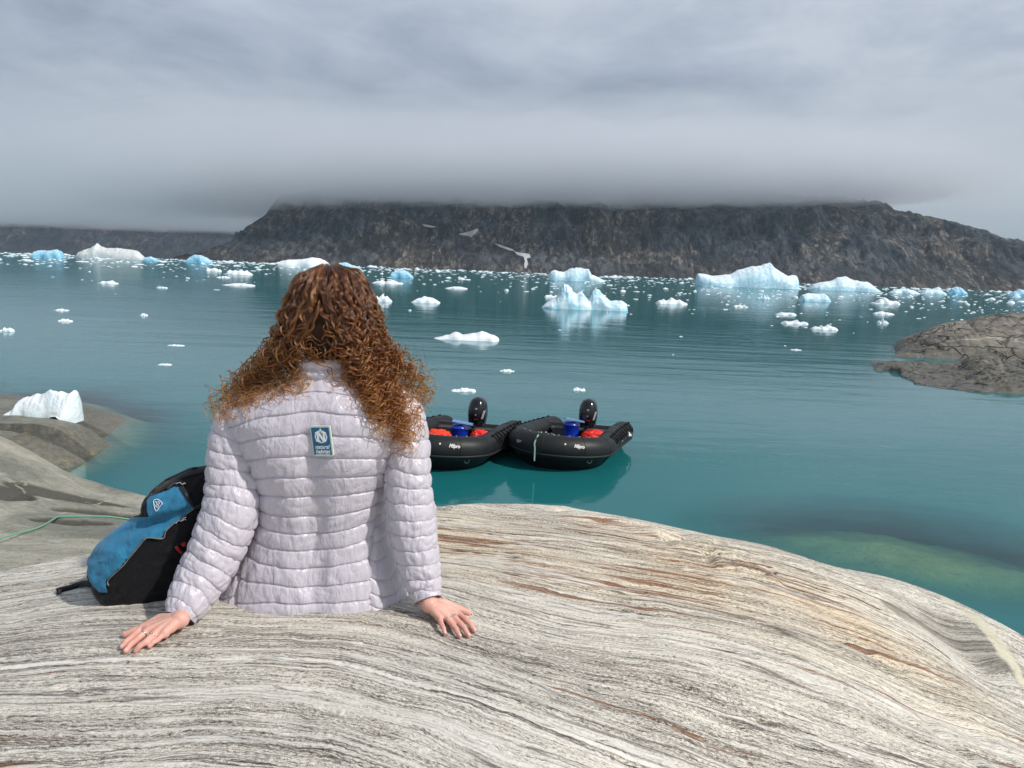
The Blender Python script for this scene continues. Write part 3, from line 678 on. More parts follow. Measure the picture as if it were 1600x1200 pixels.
berg([(524,419),(530,411),(540,410),(550,414),(562,418),(568,424)], 424, 'small blue iceberg showing at the right of her hair top', ICE_BLUE, 9.2, .5, .12)
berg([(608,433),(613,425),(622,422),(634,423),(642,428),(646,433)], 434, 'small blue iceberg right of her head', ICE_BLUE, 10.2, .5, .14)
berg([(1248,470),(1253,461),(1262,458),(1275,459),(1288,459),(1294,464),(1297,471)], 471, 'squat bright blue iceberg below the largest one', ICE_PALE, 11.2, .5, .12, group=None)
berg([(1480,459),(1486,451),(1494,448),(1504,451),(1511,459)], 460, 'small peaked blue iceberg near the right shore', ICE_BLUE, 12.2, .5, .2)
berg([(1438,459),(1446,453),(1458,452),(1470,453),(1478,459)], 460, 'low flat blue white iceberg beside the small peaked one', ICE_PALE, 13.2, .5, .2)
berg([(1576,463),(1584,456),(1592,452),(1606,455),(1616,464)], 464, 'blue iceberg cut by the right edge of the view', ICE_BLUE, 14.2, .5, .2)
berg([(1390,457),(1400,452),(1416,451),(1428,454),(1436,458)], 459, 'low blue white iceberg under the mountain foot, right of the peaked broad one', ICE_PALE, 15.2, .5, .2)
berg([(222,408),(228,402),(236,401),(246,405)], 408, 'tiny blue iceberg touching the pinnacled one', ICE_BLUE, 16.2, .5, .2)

# nearer floes, each with its own look
FL = [(642,688,474,14,'w','domed white floe standing clear right of her hair'), (578,613,472,15,'w','white floe half hidden behind her hair'), (677,781,531,18,'w','long flat white floe between her hair and the spired iceberg'),
      (1024,1074,476,14,'w','knobbly white floe right of the spired iceberg'), (780,804,581,5,'w','small flat sliver of ice in open water above the boats'), (704,744,612,8,'w','thin tapering sliver of ice above the left boat'),
      (1220,1262,507,9,'w','low ragged floe left of its twin, above the islet'), (1267,1308,516,11,'w','low ragged floe nearest the islet'), (1211,1244,493,7,'w','thin white floe behind the two ragged ones'),
      (1182,1203,468,10,'b','small bluish floe below the largest iceberg'), (154,184,444,7,'w','lone flat white floe on the left water'), (84,107,486,4,'w','thin white floe, upper of two on the far left'), (92,113,503,6,'w','small two-knob floe, lower of two on the far left'),
      (322,346,425,8,'w','pointed white floe left of her hair'), (350,394,430,11,'w','peaked white floe beside the pointed one'), (339,359,435,4,'w','small white floe under the pointed one'), (347,398,447,5,'w','very flat white floe left of her hair'),
      (580,630,444,8,'w','long low white floe right of her hair top'), (694,731,452,5,'w','thin flat floe above the domed one'), (1360,1404,476,14,'w','cluster shaped white floe with a small point, above the islet'), (1370,1388,506,12,'w','small upright white floe just above the islet'), (1364,1396,492,7,'w','low white floe between the cluster and the upright one'),
      (1145,1168,481,6,'w','small flat floe under the largest iceberg'), (1235,1252,548,3,'w','tiny sliver of ice in open water left of the islet'), (894,915,611,7,'w','sliver of ice behind the right outboard motor'), (0,22,519,9,'w','small white floe at the left edge'), (850,875,466,7,'w','flat floe left of the spired iceberg'),
      (219,231,494,5,'w','tiny floe on the open left water'), (245,262,451,3,'w','tiny flat floe right of the lone flat one'), (262,288,541,3,'w','faint wafer of ice on the left water'), (245,268,571,3,'w','faint wafer of ice, nearest on the left water')]
for i, (a, b, by_, hp, k_, lab) in enumerate(FL):
    w_ = b - a; rr = np.random.default_rng(100 + i); n = 26
    xs = np.linspace(a, b, n); uu = np.linspace(0, 1, n); ro = 0.15 if 'dome' in lab else .75
    hs = np.sin(np.pi * uu) ** (.9 if 'dome' in lab else .55) * np.clip(.75 + ro * fbm(uu * 5 + i * 3.3, i * 1.7, 0.0, 4) * 1.6, .22, 2); hs /= hs.max()
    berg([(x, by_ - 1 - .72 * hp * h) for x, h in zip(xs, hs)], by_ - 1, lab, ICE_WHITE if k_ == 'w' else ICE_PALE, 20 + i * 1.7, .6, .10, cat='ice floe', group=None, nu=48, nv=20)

# drifting fragments: one object each
def lump(seed, nu=14, nv=8):
    th = np.linspace(0, 2*np.pi, nu, endpoint=False); r = np.linspace(0, 1, nv); TH, R_ = np.meshgrid(th, r)
    n = fbm(np.cos(TH) * 1.2 * R_ + seed, np.sin(TH) * 1.2 * R_, seed, 3)
    rad = R_ * (1 + .45 * fbm(np.cos(TH) * .9, np.sin(TH) * .9, seed, 2))
    Z = (1 - R_ ** 2.2) ** .6 * (.75 + 1.3 * n) - .12 * (R_ > .99)
    return new_mesh('ice_fragment', np.stack([rad * np.cos(TH) * .5, rad * np.sin(TH) * .4, np.maximum(Z, -.15) * .34], -1).reshape(-1, 3), grid_faces(nu, nv, True), None)
lumps = []
for i in range(10):
    for mt_ in (ICE_WHITE, ICE_PALE):
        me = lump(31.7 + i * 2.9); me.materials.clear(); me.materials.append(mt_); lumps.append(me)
placed = 0; rr = np.random.default_rng(5)
def hor(px): return 391 + .0385 * px
while placed < 290:
    px = rr.uniform(-30, 1640); dens = .25 + .75 * sstep(780, 1250, px)
    off = 9 + rr.exponential(15 if px < 800 else 22)
    if off > 130 or rr.random() > dens: continue
    if off > 40 and rr.random() > .45: continue
    p = at_z(px, hor(px) + off, 0)
    if px > 1380 and off > 75: continue
    wpx = rr.uniform(2, 5.5) if rr.random() < .85 else rr.uniform(5.5, 10)
    if off > 50: wpx = rr.uniform(2, 5)
    sz = wpx * p[1] / FPX
    o = link('ice_fragment', lumps[int(rr.integers(20)) if rr.random() < .35 else 2 * int(rr.integers(10))], loc=(p[0], p[1], 0.0)); o.rotation_euler = (0, 0, rr.uniform(-.5, .5) + (math.pi if rr.random() < .5 else 0))
    o.scale = (sz * 1.25, sz * rr.uniform(.8, 1.6), sz * rr.uniform(.45, 1.0))
    tag(o, 'small white ice fragment drifting on the open fjord', 'ice fragment', 'small ice fragments scattered over the fjord'); placed += 1
# the packed brash along the far shore reads as one pale line
bv, bf, off_ = [], [], 0
base_l = []
for i in range(6):
    me = lump(90.1 + i * 3.3, 8, 5); co = np.zeros(len(me.vertices) * 3, np.float32); me.vertices.foreach_get('co', co)
    fi = np.zeros(len(me.polygons) * 4, np.int32); me.loops.foreach_get('vertex_index', fi[:len(me.loops)]) ; base_l.append((co.reshape(-1, 3), fi[:len(me.loops)].reshape(-1, 4) if len(me.loops) % 4 == 0 and len(me.loops) == 4 * len(me.polygons) else None)); D.meshes.remove(me)
base_l = [b for b in base_l if b[1] is not None]
for i in range(3800):
    px = rr.uniform(-200, 1800); off = 3.6 + rr.exponential(3.2 if rr.random() < .6 else 9)
    if px > 930 and rr.random() < .22: off += rr.exponential(12)
    if rr.random() > .45 + .55 * (fbm(px * .012, 3.0, 0.0, 3) > -.1): continue
    if off > 70: continue
    p = at_z(px, hor(px) + off, 0); wpx = rr.uniform(1.0, 5.5) * (1.8 if rr.random() < .12 else .8); sz = wpx * p[1] / FPX
    co, fi = base_l[int(rr.integers(len(base_l)))]
    hgt = sz * rr.uniform(.3, 1.0) * (1.0 if off < 6 else .6)
    bv.append(co * (sz * 1.3, sz * 2, hgt) + (p[0], p[1], 0)); bf.append(fi + off_); off_ += len(co)
if bv:
    br = link('brash_ice', new_mesh('brash_ice', np.concatenate(bv), np.concatenate(bf), ICE_PALE)); tag(br, 'packed pale brash ice lying along the foot of the mountains', kind='stuff')

# ice block stranded on the wet slab at the left
zb_ = .46
berg([(6,651),(14,645),(22,640),(28,636),(31,629),(33,625),(42,619),(52,617),(60,615),(68,615),(75,613.5),(82,611),(88,610),(93,612),(99,613),(104,614.5),(109,613),(114,612),(119,611),(121,614),(122,620),(123,632),(124,657)], 655, 'melting white ice wedge with a horned right end stranded on the wet left slab', ICE_MELT, 41.3, .55, .14, cat='ice block', group=None, nu=170, nv=60, Z0=zb_, lift=[(0,660),(80,660),(86,652),(94,647),(103,646),(109,650),(115,658),(130,660)])

# ---------- islet rocks at the right
def dome(name, top, base_py, back, label, seed, extra=0.0, base=None, Yref=None):
    top = np.array(top, float); Yr = Yref or at_z(top[:, 0].min(), base_py, 0)[1]
    W = at_y(top[:, 0], top[:, 1], Yr + back * .4); xr = W[:, 0]; hr = np.maximum(W[:, 2], 0)
    yc0 = Yr + back * .4; x = np.linspace(xr[0] - 1.0 - back * .5, xr[-1], 330); y = np.linspace(Yr - max(back * .45, 6), Yr + back * 1.25, 130); X, Y = np.meshgrid(x, y)
    XS = X; X = X - (Y - yc0) * (xr[0] / yc0) + .35 * fbm(Y * .6, X * .3, seed + 1, 3)
    h = np.interp(X, np.r_[xr[0] - .5, xr[0] + .02, xr[0] + .25, xr[2:]], np.r_[-.8, .0, .6 * hr[2], hr[2:]]); yc = Yr + back * .4
    front = np.interp(X, xr, base(xr)) if base is not None else np.full_like(X, Yr)
    tf = (Y - front) / np.maximum(yc - front, .2); tb = (Y - yc) / (back * .8)
    s = np.where(Y < yc, np.clip(tf, -1, 1), 1 - np.clip(tb, 0, 2) ** 2)
    shp = np.where(s > 0, np.clip(s, 0, 1) ** .42, s * .8)
    Z = h * shp
    Z = Z + (.26 * fbm(X * .35, Y * .5, seed, 5, .55) - .22 * np.clip(1 - np.abs(perlin(X * .42 - Y * .25, Y * .75 + X * .2, seed)) * 7, 0, 1) - .10 * np.clip(1 - np.abs(perlin(X * 1.3 + Y * .5, Y * 1.1, seed + 2)) * 6, 0, 1)) * np.clip(Z * 1.5, 0, 1)
    Z = np.where(s <= 0, np.minimum(Z, 0) - .4 * np.abs(s) - .02, Z); Z = np.maximum(Z, -1.5)
    Z = Z + extra * np.clip(Z * 4, 0, 1) * (fbm(X * .9, Y * 1.3, seed + 4, 4) - .55 * np.clip(1 - np.abs(perlin(X * .8 + Y * .3, Y * 1.5, seed + 6)) * 6, 0, 1))
    o = link(name, new_mesh(name, np.stack([XS - xr[0], Y - Yr, Z], -1).reshape(-1, 3), grid_faces(330, 130), M_ISLET), loc=(xr[0], Yr, 0)); tag(o, label, 'rock'); return o
dome('islet_rock', [(1398,556),(1404,543),(1418,532),(1440,521),(1462,511),(1490,505),(1520,500),(1550,494),(1580,491),(1610,490),(1700,486),(1900,482)], 557, 9, 'large rounded ice-polished rock islet at the right edge', 3.0)
b0 = at_z(1365, 577, 0); b1 = at_z(1440, 585, 0); b2 = at_z(1500, 602, 0); b3 = at_z(1620, 616, 0); bb = np.array([b0, b1, b2, b3])
dome('ledge_rock', [(1362,577),(1372,570),(1400,571),(1425,574),(1460,577),(1500,575),(1520,566),(1550,562),(1575,570),(1610,572),(1700,570),(1900,568)], 577, 5.0, 'low brown weedy rock ledge in front of the rounded islet', 6.0, base=lambda xr: np.interp(xr, bb[:, 0], bb[:, 1]), Yref=32.5, extra=.26)
# ================================================================ THE WOMAN
def fabric_material(name, col, rough=0.4, bumpd=0.0012, sc=260, sheen=0.1, spec=0.5, vary=0.06, crinkle=True):
    m, t = mat(name); P = t.coord('Object')
    a = t.noise(P, sc, 3, 0.6); b = t.noise(t.n('ShaderNodeMapping', {'Vector': P, 'Scale': (1, 1, .45)}).outputs[0], 38, 5, 0.62, dist=1.1)
    c = t.mixc(t.mapr(b, .3, .7), tuple(x * (1 - vary) for x in col), tuple(min(1, x * (1 + vary)) for x in col))
    if crinkle:   # sharp little creases of thin cloth
        w1 = t.noise(t.n('ShaderNodeMapping', {'Vector': P, 'Rotation': (.2, .35, 0), 'Scale': (1, 1, .42)}).outputs[0], 24, 3, .5, dist=.8)
        w2 = t.noise(t.n('ShaderNodeMapping', {'Vector': P, 'Rotation': (.1, -.5, 0), 'Scale': (1, 1, .5)}).outputs[0], 52, 2, .5, dist=.6)
        cr = t.math('ADD', t.math('MULTIPLY', t.math('ABSOLUTE', t.math('SUBTRACT', w1, .5)), 5.0), t.math('MULTIPLY', t.math('ABSOLUTE', t.math('SUBTRACT', w2, .5)), 2.2))
        b = t.math('ADD', t.math('MULTIPLY', b, .35), t.math('MINIMUM', cr, 1.0))
    h = t.math('ADD', t.math('MULTIPLY', a, .10), t.math('MULTIPLY', b, 1.0 if crinkle else .2))
    t.out(t.bsdf(c, rough, spec, t.bump(h, 0.5, bumpd * 4), **{'Sheen Weight': sheen})); return m
M_JACKET = fabric_material('pale_lilac_grey_nylon', (0.555, 0.515, 0.572), 0.35, .0009, sheen=.0, spec=.6, vary=.03)
def skin_material():
    m, t = mat('skin'); P = t.coord('Object')
    a = t.noise(P, 28, 4, .6); b = t.noise(P, 400, 2, .5); z = t.attr('knuckle')
    c = t.mixc(t.mapr(a, .35, .65), (0.66, 0.345, 0.27), (0.74, 0.43, 0.345)); c = t.mixc(t.math('MULTIPLY', z, .55), c, (0.74, 0.25, 0.21))
    t.out(t.bsdf(c, .48, .4, t.bump(t.math('ADD', a, t.math('MULTIPLY', b, .2)), .5, .003), **{'Subsurface Weight': .12, 'Subsurface Radius': (.01, .004, .002), 'Subsurface Scale': .5})); return m
M_SKIN = skin_material()
M_TROUSER = fabric_material('black_softshell', (0.012, 0.013, 0.018), .75, .0008, crinkle=False)
def plain(name, col, rough=.5, spec=.5, metal=0.0, noise=.12, sc=30, bd=0.0):
    m, t = mat(name); P = t.coord('Object'); a = t.noise(P, sc, 4, .6)
    c = t.mixc(a, tuple(x * (1 - noise) for x in col), tuple(min(1, x * (1 + noise)) for x in col))
    kw = {'Metallic': metal}
    nb = t.bump(a, .4, bd) if bd else None
    t.out(t.bsdf(c, t.mapr(a, .3, .7, rough * .85, min(1, rough * 1.15)), spec, nb, **kw)); return m

person = empty('person', (-0.48, 1.85, SEAT))
tag(person, 'person with long curly auburn hair in a pale lilac quilted jacket, seated on the rock', 'person')
def plink(name, me, parent=person):
    """world-space mesh as a child of a thing standing at the parent's place"""
    o = link(name, me, parent); o.matrix_parent_inverse = Matrix.Identity(4)
    root = parent
    while root.parent: root = root.parent
    off = Vector(root.location)
    me.transform(Matrix.Translation(-off)); return o

def interp_rows(p, rows, k): rows = sorted(rows); return np.interp(p, [r[0] for r in rows], [r[k] for r in rows])
TORSO = [(578, 468, 541, 1.850, .060), (586, 462, 546, 1.850, .064), (596, 446, 562, 1.855, .074), (606, 414, 592, 1.86, .090), (618, 382, 618, 1.865, .105), (634, 362, 634, 1.868, .118), (652, 355, 642, 1.872, .128), (680, 372, 632, 1.878, .134), (720, 392, 616, 1.888, .134),
         (760, 405, 602, 1.900, .128), (800, 406, 600, 1.912, .124), (840, 393, 606, 1.918, .130), (870, 374, 618, 1.918, .138), (900, 356, 627, 1.915, .148), (930, 341, 634, 1.910, .156), (950, 332, 637, 1.906, .160), (962, 333, 636, 1.905, .160)]
SEAMS = np.array([560, 583, 606, 632, 661, 693, 724, 753, 783, 810, 835, 860, 884, 907, 929, 947, 961])
NU, NV = 460, 400
pv = np.linspace(962, 578, NV); th = np.linspace(0, 2*np.pi, NU, endpoint=False)
TH, PV = np.meshgrid(th, pv)
xl, xr_, Yc, hd = (interp_rows(PV, TORSO, k) for k in (1, 2, 3, 4))
# soften the row profile
def smooth_rows(A, n=5):
    for _ in range(n): A[1:-1] = (A[:-2] + 2 * A[1:-1] + A[2:]) / 4
    return A
for A in (xl, xr_, Yc, hd): smooth_rows(A, 30)
cx_, hw_ = (xl + xr_) / 2, (xr_ - xl) / 2
cs, sn = np.cos(TH), np.sin(TH)
sgn = lambda c, p: np.sign(c) * np.abs(c) ** p
ux, uy = sgn(cs, .82), sgn(sn, .82)
XP = cx_ + hw_ * ux                                   # photograph column of the surface point (as if on the middle plane)
PVh = PV + sstep(890, 962, PV) * np.where(sn > -.3, np.interp(XP, [330, 345, 388, 450, 520, 600, 620, 640], [-6, 0, 7, 1, -8, -3, -8, -16]), -8)
base_p = at_y(XP, PVh, Yc); Pt = base_p.copy(); Pt[..., 1] = Yc - hd * uy
# spine furrow and shoulder blades on the back
back = np.clip(uy, 0, 1) ** 1.5
spine = 505 + 0.03 * (PV - 600)
Pt[..., 1] += back * (.016 * np.exp(-((XP - spine) / 20) ** 2) * sstep(600, 700, PV) * (1 - .3 * sstep(880, 950, PV)) - .010 * (np.exp(-((XP - 440) / 38) ** 2) + np.exp(-((XP - 570) / 36) ** 2)) * np.exp(-((PV - 690) / 42) ** 2))
xn = (XP - spine) / 105
B = np.interp(PV, [600, 660, 720, 760, 810, 850, 900, 962], [14, 16, 12, 4, -17, -14, 2, 8])
q = PV - B * xn ** 2 + 4 * perlin(XP / 60, PV / 90, 3.0) + 5 * np.interp(PV, [600, 700, 800, 962], [0, 0, 1, -1]) * xn
sl = np.interp(PV, [640, 700, 760, 850, 965], [418, 412, 411, 397, 388]); sr = np.interp(PV, [640, 700, 760, 850, 965], [600, 600, 599, 590, 594])
side = np.maximum(np.maximum(sl - XP, XP - sr), 0) * back
q = q - np.where(side > 0, side * 1.0, 0) * sstep(770, 830, PV)
ph = np.interp(q, SEAMS, np.arange(len(SEAMS)))
ph = np.where((side > 0) & (PV > 790), ph * 1.35, ph)
fr_ = ph - np.floor(ph); puff = np.sin(np.pi * fr_) ** .42
nearseam = 1 - np.abs(np.sin(np.pi * fr_))
amp = .0054 * np.interp(PV, [578, 600, 650, 930, 962], [.3, .6, 1, .85, .6])
disp = -.0030 * np.exp(-(np.minimum(fr_, 1 - fr_) / .05) ** 2) + amp * puff * (0.86 + .35 * perlin(XP / 30, np.floor(ph) * 7.3, 1.0))
seamd = np.minimum(np.abs(XP - sl), np.abs(XP - sr)); disp -= .0075 * np.exp(-(seamd / 3.0) ** 2) * sstep(690, 720, PV) * np.clip(back * 3, 0, 1)
ang = np.where(np.abs(uy) > .05, XP, cx_ + hw_ * np.sign(cs) * 1.1) + (TH > np.pi) * 300
# gathers: short pleats across the stitching, long slanting folds in the small of the back
rown = np.floor(ph)
disp += .0019 * perlin(ang / 8.5 + rown * 3.7 + .25 * (fr_ - .5) * 6 * perlin(rown * 1.7, ang / 80), fr_ * 1.1 + rown * 5, 2.0) * (.45 + .75 * nearseam)
disp += .0030 * fbm(ang / 22 + (PV - 700) / 30, PV / 46, 4.0, 3) * (.5 + .5 * sstep(740, 860, PV))
fold = np.sin((ang - 500) / 5.2 + .09 * (PV - 850) * np.sign(ang - 505) + 2.5 * perlin(ang / 40, PV / 40, 6.0))
disp += .0019 * fold * np.exp(-((XP - 520) / 45) ** 2) * sstep(740, 800, PV) * (.4 + .6 * puff) * back
disp += .0034 * np.abs(perlin(ang / 30 + PV / 50, PV / 20, 9.0)) * (.4 + .6 * puff)
nx_, ny_ = ux * (np.abs(cs) ** .3), -uy
nl = np.sqrt(nx_ ** 2 + ny_ ** 2) + 1e-9
Pt[..., 0] += disp * nx_ / nl; Pt[..., 1] += disp * ny_ / nl
Pt[..., 2] += np.where(PV > 955, -.004 * (PV - 955) / 7, 0)
# hem settles on the rock
zmin = main_rock_z(Pt[..., 0], Pt[..., 1], False) + .004
hem = sstep(925, 962, PV)
V = Pt.reshape(-1, 3)
ring0 = V[:NU].copy(); c0 = ring0.mean(0)
inner = c0 + (ring0 - c0) * np.array([.90, .86, 1]) + (0, 0, .006)
V = np.concatenate([V, inner]); F = grid_faces(NU, NV, True)
i_ = np.arange(NU); j_ = (i_ + 1) % NU; off_ = NU * NV
F = np.concatenate([F, np.stack([i_ + off_, j_ + off_, j_, i_], 1)])
jacket = plink('jacket', new_mesh('jacket', V, F, M_JACKET))

def tube_surface(ctr, rad, n_len, n_th, seam_len, ampl, seed, flat=None, tiltx=0.0, cuff=.022, jit=.12):
    """quilted sleeve along a centre line (world points) with radii"""
    C = spline(ctr, n_len); R_ = spline(np.array(rad)[:, None], n_len)[:, 0]
    T, N, Bn = frames(C); L = np.r_[0, np.cumsum(np.linalg.norm(np.diff(C, axis=0), axis=1))]
    th = np.linspace(0, 2*np.pi, n_th, endpoint=False); Lg = np.repeat(L[:, None], n_th, 1); THg = np.repeat(th[None], n_len, 0)
    ct, st_ = np.cos(THg), np.sin(THg)
    q = Lg + tiltx * ct + .006 * perlin(ct * 1.1 + seed, st_ * 1.1, Lg * 6) + .004 * perlin(ct * 2.5, st_ * 2.5, Lg * 14 + seed)
    total = L[-1]; k = (total - cuff - q) / seam_len; fr_ = k - np.floor(k); rown = np.floor(k)
    puff = np.where(k > 0, np.sin(np.pi * fr_) ** .55, np.clip(np.sin(np.pi * np.clip(-k * seam_len / cuff, 0, 1)), 0, 1) ** .5 * .55)
    d = ampl * .50 * puff * (.8 + .4 * perlin(ct + rown * 3.1, st_, seed))
    near = 1 - np.sin(np.pi * fr_); d = d - np.where(k > 0, .0020 * np.exp(-(np.minimum(fr_, 1 - fr_) / .035) ** 2), 0)
    a_ = THg * R_[:, None] / .010
    d = d + .0015 * perlin(np.cos(THg) * R_[:, None] / .011 + rown * 2.2, np.sin(THg) * R_[:, None] / .011, fr_ * 1.1 + rown * 3.7 + seed) * (.4 + .8 * near)
    d = d + .0040 * fbm(ct * 1.6 + seed, st_ * 1.6 + Lg * 9, Lg * 11, 3) + .0050 * np.abs(perlin(ct * 2.2 + Lg * 14, st_ * 2.2, Lg * 30 + seed)) * (.3 + .7 * puff)
    rr = R_[:, None] + d
    V = C[:, None] + rr[..., None] * (ct[..., None] * N[:, None] + st_[..., None] * Bn[:, None])
    V = V.reshape(-1, 3); F = grid_faces(n_th, n_len, True)
    e = V[-n_th:]; c = e.mean(0); inn = c + (e - c) * .80 - T[-1] * .012
    i_ = np.arange(n_th); j_ = (i_ + 1) % n_th; o1 = n_len * n_th
    V = np.concatenate([V, inn]); F = np.concatenate([F, np.stack([i_ + o1 - n_th, j_ + o1 - n_th, j_ + o1, i_ + o1], 1)])
    return V, F
def arm_pts(rows):
    return [at_y(x, y, Y) for x, y, hw, Y in rows], [hw * Y * 1.035 / FPX - .006 for x, y, hw, Y in rows]
WL = on_rock(279, 968, .040); WR = on_rock(672, 944, .040)
LROWS = [(418, 628, 22, 1.870), (393, 641, 33, 1.866), (374, 664, 39, 1.858), (367, 705, 42.5, 1.845), (366, 760, 44, 1.825), (360, 800, 45.5, 1.805), (343, 848, 45, 1.785), (326, 884, 43.5, 1.76), (308, 916, 40, 1.73), (292, 945, 35, 1.695)]
RROWS = [(590, 622, 22, 1.865), (612, 634, 31, 1.862), (630, 655, 35, 1.858), (637, 700, 34.5, 1.852), (637, 750, 37.5, 1.845), (642, 800, 39.5, 1.838), (649, 850, 37.5, 1.830), (656, 890, 34, 1.818), (663, 918, 29.5, 1.806)]
cL, rL = arm_pts(LROWS); cR, rR = arm_pts(RROWS)
cL.append(at_y(281, 966, WL[1] + .035)); rL.append(.0345); cR.append(at_y(668, 938, WR[1] + .02)); rR.append(.0345)
vL, fL = tube_surface(cL, rL, 430, 190, .0405, .0088, 2.0, tiltx=.012)
vR, fR = tube_surface(cR, rR, 400, 180, .0405, .0088, 6.0, tiltx=-.010)
slL = plink('sleeve', new_mesh('sleeve', vL, fL, M_JACKET), jacket); slR = plink('sleeve', new_mesh('sleeve', vR, fR, M_JACKET), jacket)
# stand-up collar
nC, nH = 150, 60
pc = np.linspace(604, 557, nH); thc = np.linspace(0, 2*np.pi, nC, endpoint=False); TC, PC = np.meshgrid(thc, pc)
hwc = np.interp(PC, [557, 575, 590, 604], [39.5, 40.5, 42.5, 47]); cxc = np.interp(PC, [557, 604], [503, 505])
bc = at_y(cxc + hwc * np.cos(TC), PC, 1.853); kk = (PC - 557) / 15.7; dC = .0085 * np.abs(np.sin(np.pi * kk)) ** .55 + .0018 * perlin(np.cos(TC) * 7, np.sin(TC) * 7, kk * 1.3 + 3)
bc[..., 1] = 1.853 - (.066 + dC) * np.sin(TC); bc[..., 0] += dC * np.cos(TC)
bc[..., 2] -= .010 * np.clip(-np.sin(TC), 0, 1)
Vc = bc.reshape(-1, 3); e = Vc[-nC:]; c = e.mean(0); in1 = c + (e - c) * .90 + (0, 0, .001); in2 = c + (e - c) * .84 - (0, 0, .05)
Fc = grid_faces(nC, nH, True); i_ = np.arange(nC); j_ = (i_ + 1) % nC; o1 = nC * (nH - 1)
Fc = np.concatenate([Fc, np.stack([i_ + o1, j_ + o1, j_ + o1 + nC, i_ + o1 + nC], 1), np.stack([i_ + o1 + nC, j_ + o1 + nC, j_ + o1 + 2*nC, i_ + o1 + 2*nC], 1)])
plink('collar', new_mesh('collar', np.concatenate([Vc, in1, in2]), Fc, M_JACKET), jacket)

# emblem patch on the back
M_PB = plain('patch_blue_weave', (0.022, 0.135, 0.255), .6, .3, sc=900, bd=.0004); M_PW = plain('patch_cream_thread', (0.62, 0.66, 0.58), .7, .3, sc=700, bd=.0003); M_PT = plain('patch_white_thread', (0.80, 0.84, 0.86), .7, .3)
_bv = BVHTree.FromPolygons([tuple(v) for v in Pt.reshape(-1, 3)], [tuple(f) for f in grid_faces(NU, NV, True)])
def back_hit(px, py):
    d = Vector(rays(px, py)).normalized(); return np.array(_bv.ray_cast(Vector(_C), d)[0])
def rounded_rect(wd, ht, r, n=6):
    out = []
    for cx, cy, a0 in ((wd/2-r, ht/2-r, 0), (-wd/2+r, ht/2-r, 90), (-wd/2+r, -ht/2+r, 180), (wd/2-r, -ht/2+r, 270)):
        for k in range(n + 1): a = math.radians(a0 + 90 * k / n); out.append((cx + r*math.cos(a), cy + r*math.sin(a)))
    return out
h1, h2, h3, h4 = (back_hit(*p) for p in ((490, 665), (522, 665), (519, 711), (488, 711)))
pc_ = (h1 + h2 + h3 + h4) / 4; exx = ((h2 - h1) + (h3 - h4)); pw = np.linalg.norm(exx) / 2; exx /= np.linalg.norm(exx)
eyy = ((h1 - h4) + (h2 - h3)); phh = np.linalg.norm(eyy) / 2; eyy = eyy - exx * (eyy @ exx); eyy /= np.linalg.norm(eyy); ezz = np.cross(exx, eyy)
pc_ = pc_ + ezz * .0065
def flat(polys, lift, thick=.0012):
    Vv, Ff = [], []
    for poly in polys:
        n = len(poly); o = len(Vv)
        for dz_ in (0, thick):
            for x, y in poly: Vv.append(pc_ + exx * x + eyy * y + ezz * (lift + dz_))
        Ff.append(tuple(range(o + n, o + 2*n))); Ff.append(tuple(range(o, o + n))[::-1])
        for k in range(n): k2 = (k + 1) % n; Ff.append((o + k, o + k2, o + n + k2, o + n + k))
    return Vv, Ff
Vv, Ff = flat([rounded_rect(pw, phh, .0035)], -.004, .005); patch = plink('patch', new_mesh('patch', Vv, Ff, M_PW, smooth=False), jacket)
Vv, Ff = flat([rounded_rect(pw * .87, phh * .91, .0018)], .0011, .0006); plink('patch_field', new_mesh('patch_field', Vv, Ff, M_PB, smooth=False), jacket)
S_P = pw / 32.0                                           # metres per photograph pixel on the patch
def pp(x, y): return ((x - 505.5) * S_P, -(y - 688) * S_P)
ringp = [(505.8 + 9.3 * math.cos(a), 681 - 9.3 * math.sin(a)) for a in np.linspace(0, 2*np.pi, 40, endpoint=False)]
polys = []
for k in range(40):
    a0, a1 = 2*np.pi*k/40, 2*np.pi*(k+1)/40
    polys.append([pp(505.8 + r_ * math.cos(a), 681 - r_ * math.sin(a)) for r_, a in ((7.9, a0), (9.6, a0), (9.6, a1), (7.9, a1))])
Nx = [[(499.5, 674.6), (502.8, 674.6), (502.8, 687.6), (499.5, 687.6)], [(509.2, 674.6), (512.3, 674.6), (512.3, 687.6), (509.2, 687.6)], [(500.2, 674.6), (504.6, 674.6), (511.8, 687.6), (508.0, 687.6)],
      [(497.4, 674.2), (504.6, 674.2), (504.6, 675.6), (497.4, 675.6)], [(506.6, 674.2), (514.6, 674.2), (514.6, 675.6), (506.6, 675.6)], [(497.2, 686.6), (505.0, 686.6), (505.0, 688.0), (497.2, 688.0)], [(507.5, 686.6), (513.8, 686.6), (513.8, 688.0), (507.5, 688.0)]]
star = []
for k in range(10):
    r_ = 1.9 if k % 2 == 0 else .8; a = math.pi/2 + k * math.pi/5; star.append(pp(506.2 + r_*math.cos(a), 670.0 - r_*math.sin(a)))
Vv, Ff = [], []
for i, poly in enumerate(polys + [star]): 
    a, b = flat([poly], .0018, .0004); o = len(Vv); Vv += a; Ff += [tuple(x + o for x in f) for f in b]
for i, poly in enumerate([[pp(*p_) for p_ in g_][::-1] for g_ in Nx]):
    a, b = flat([poly], .0022 + i * .00006, .0005); o = len(Vv); Vv += a; Ff += [tuple(x + o for x in f) for f in b]
plink('emblem', new_mesh('emblem', Vv, Ff, M_PT, smooth=False), jacket)
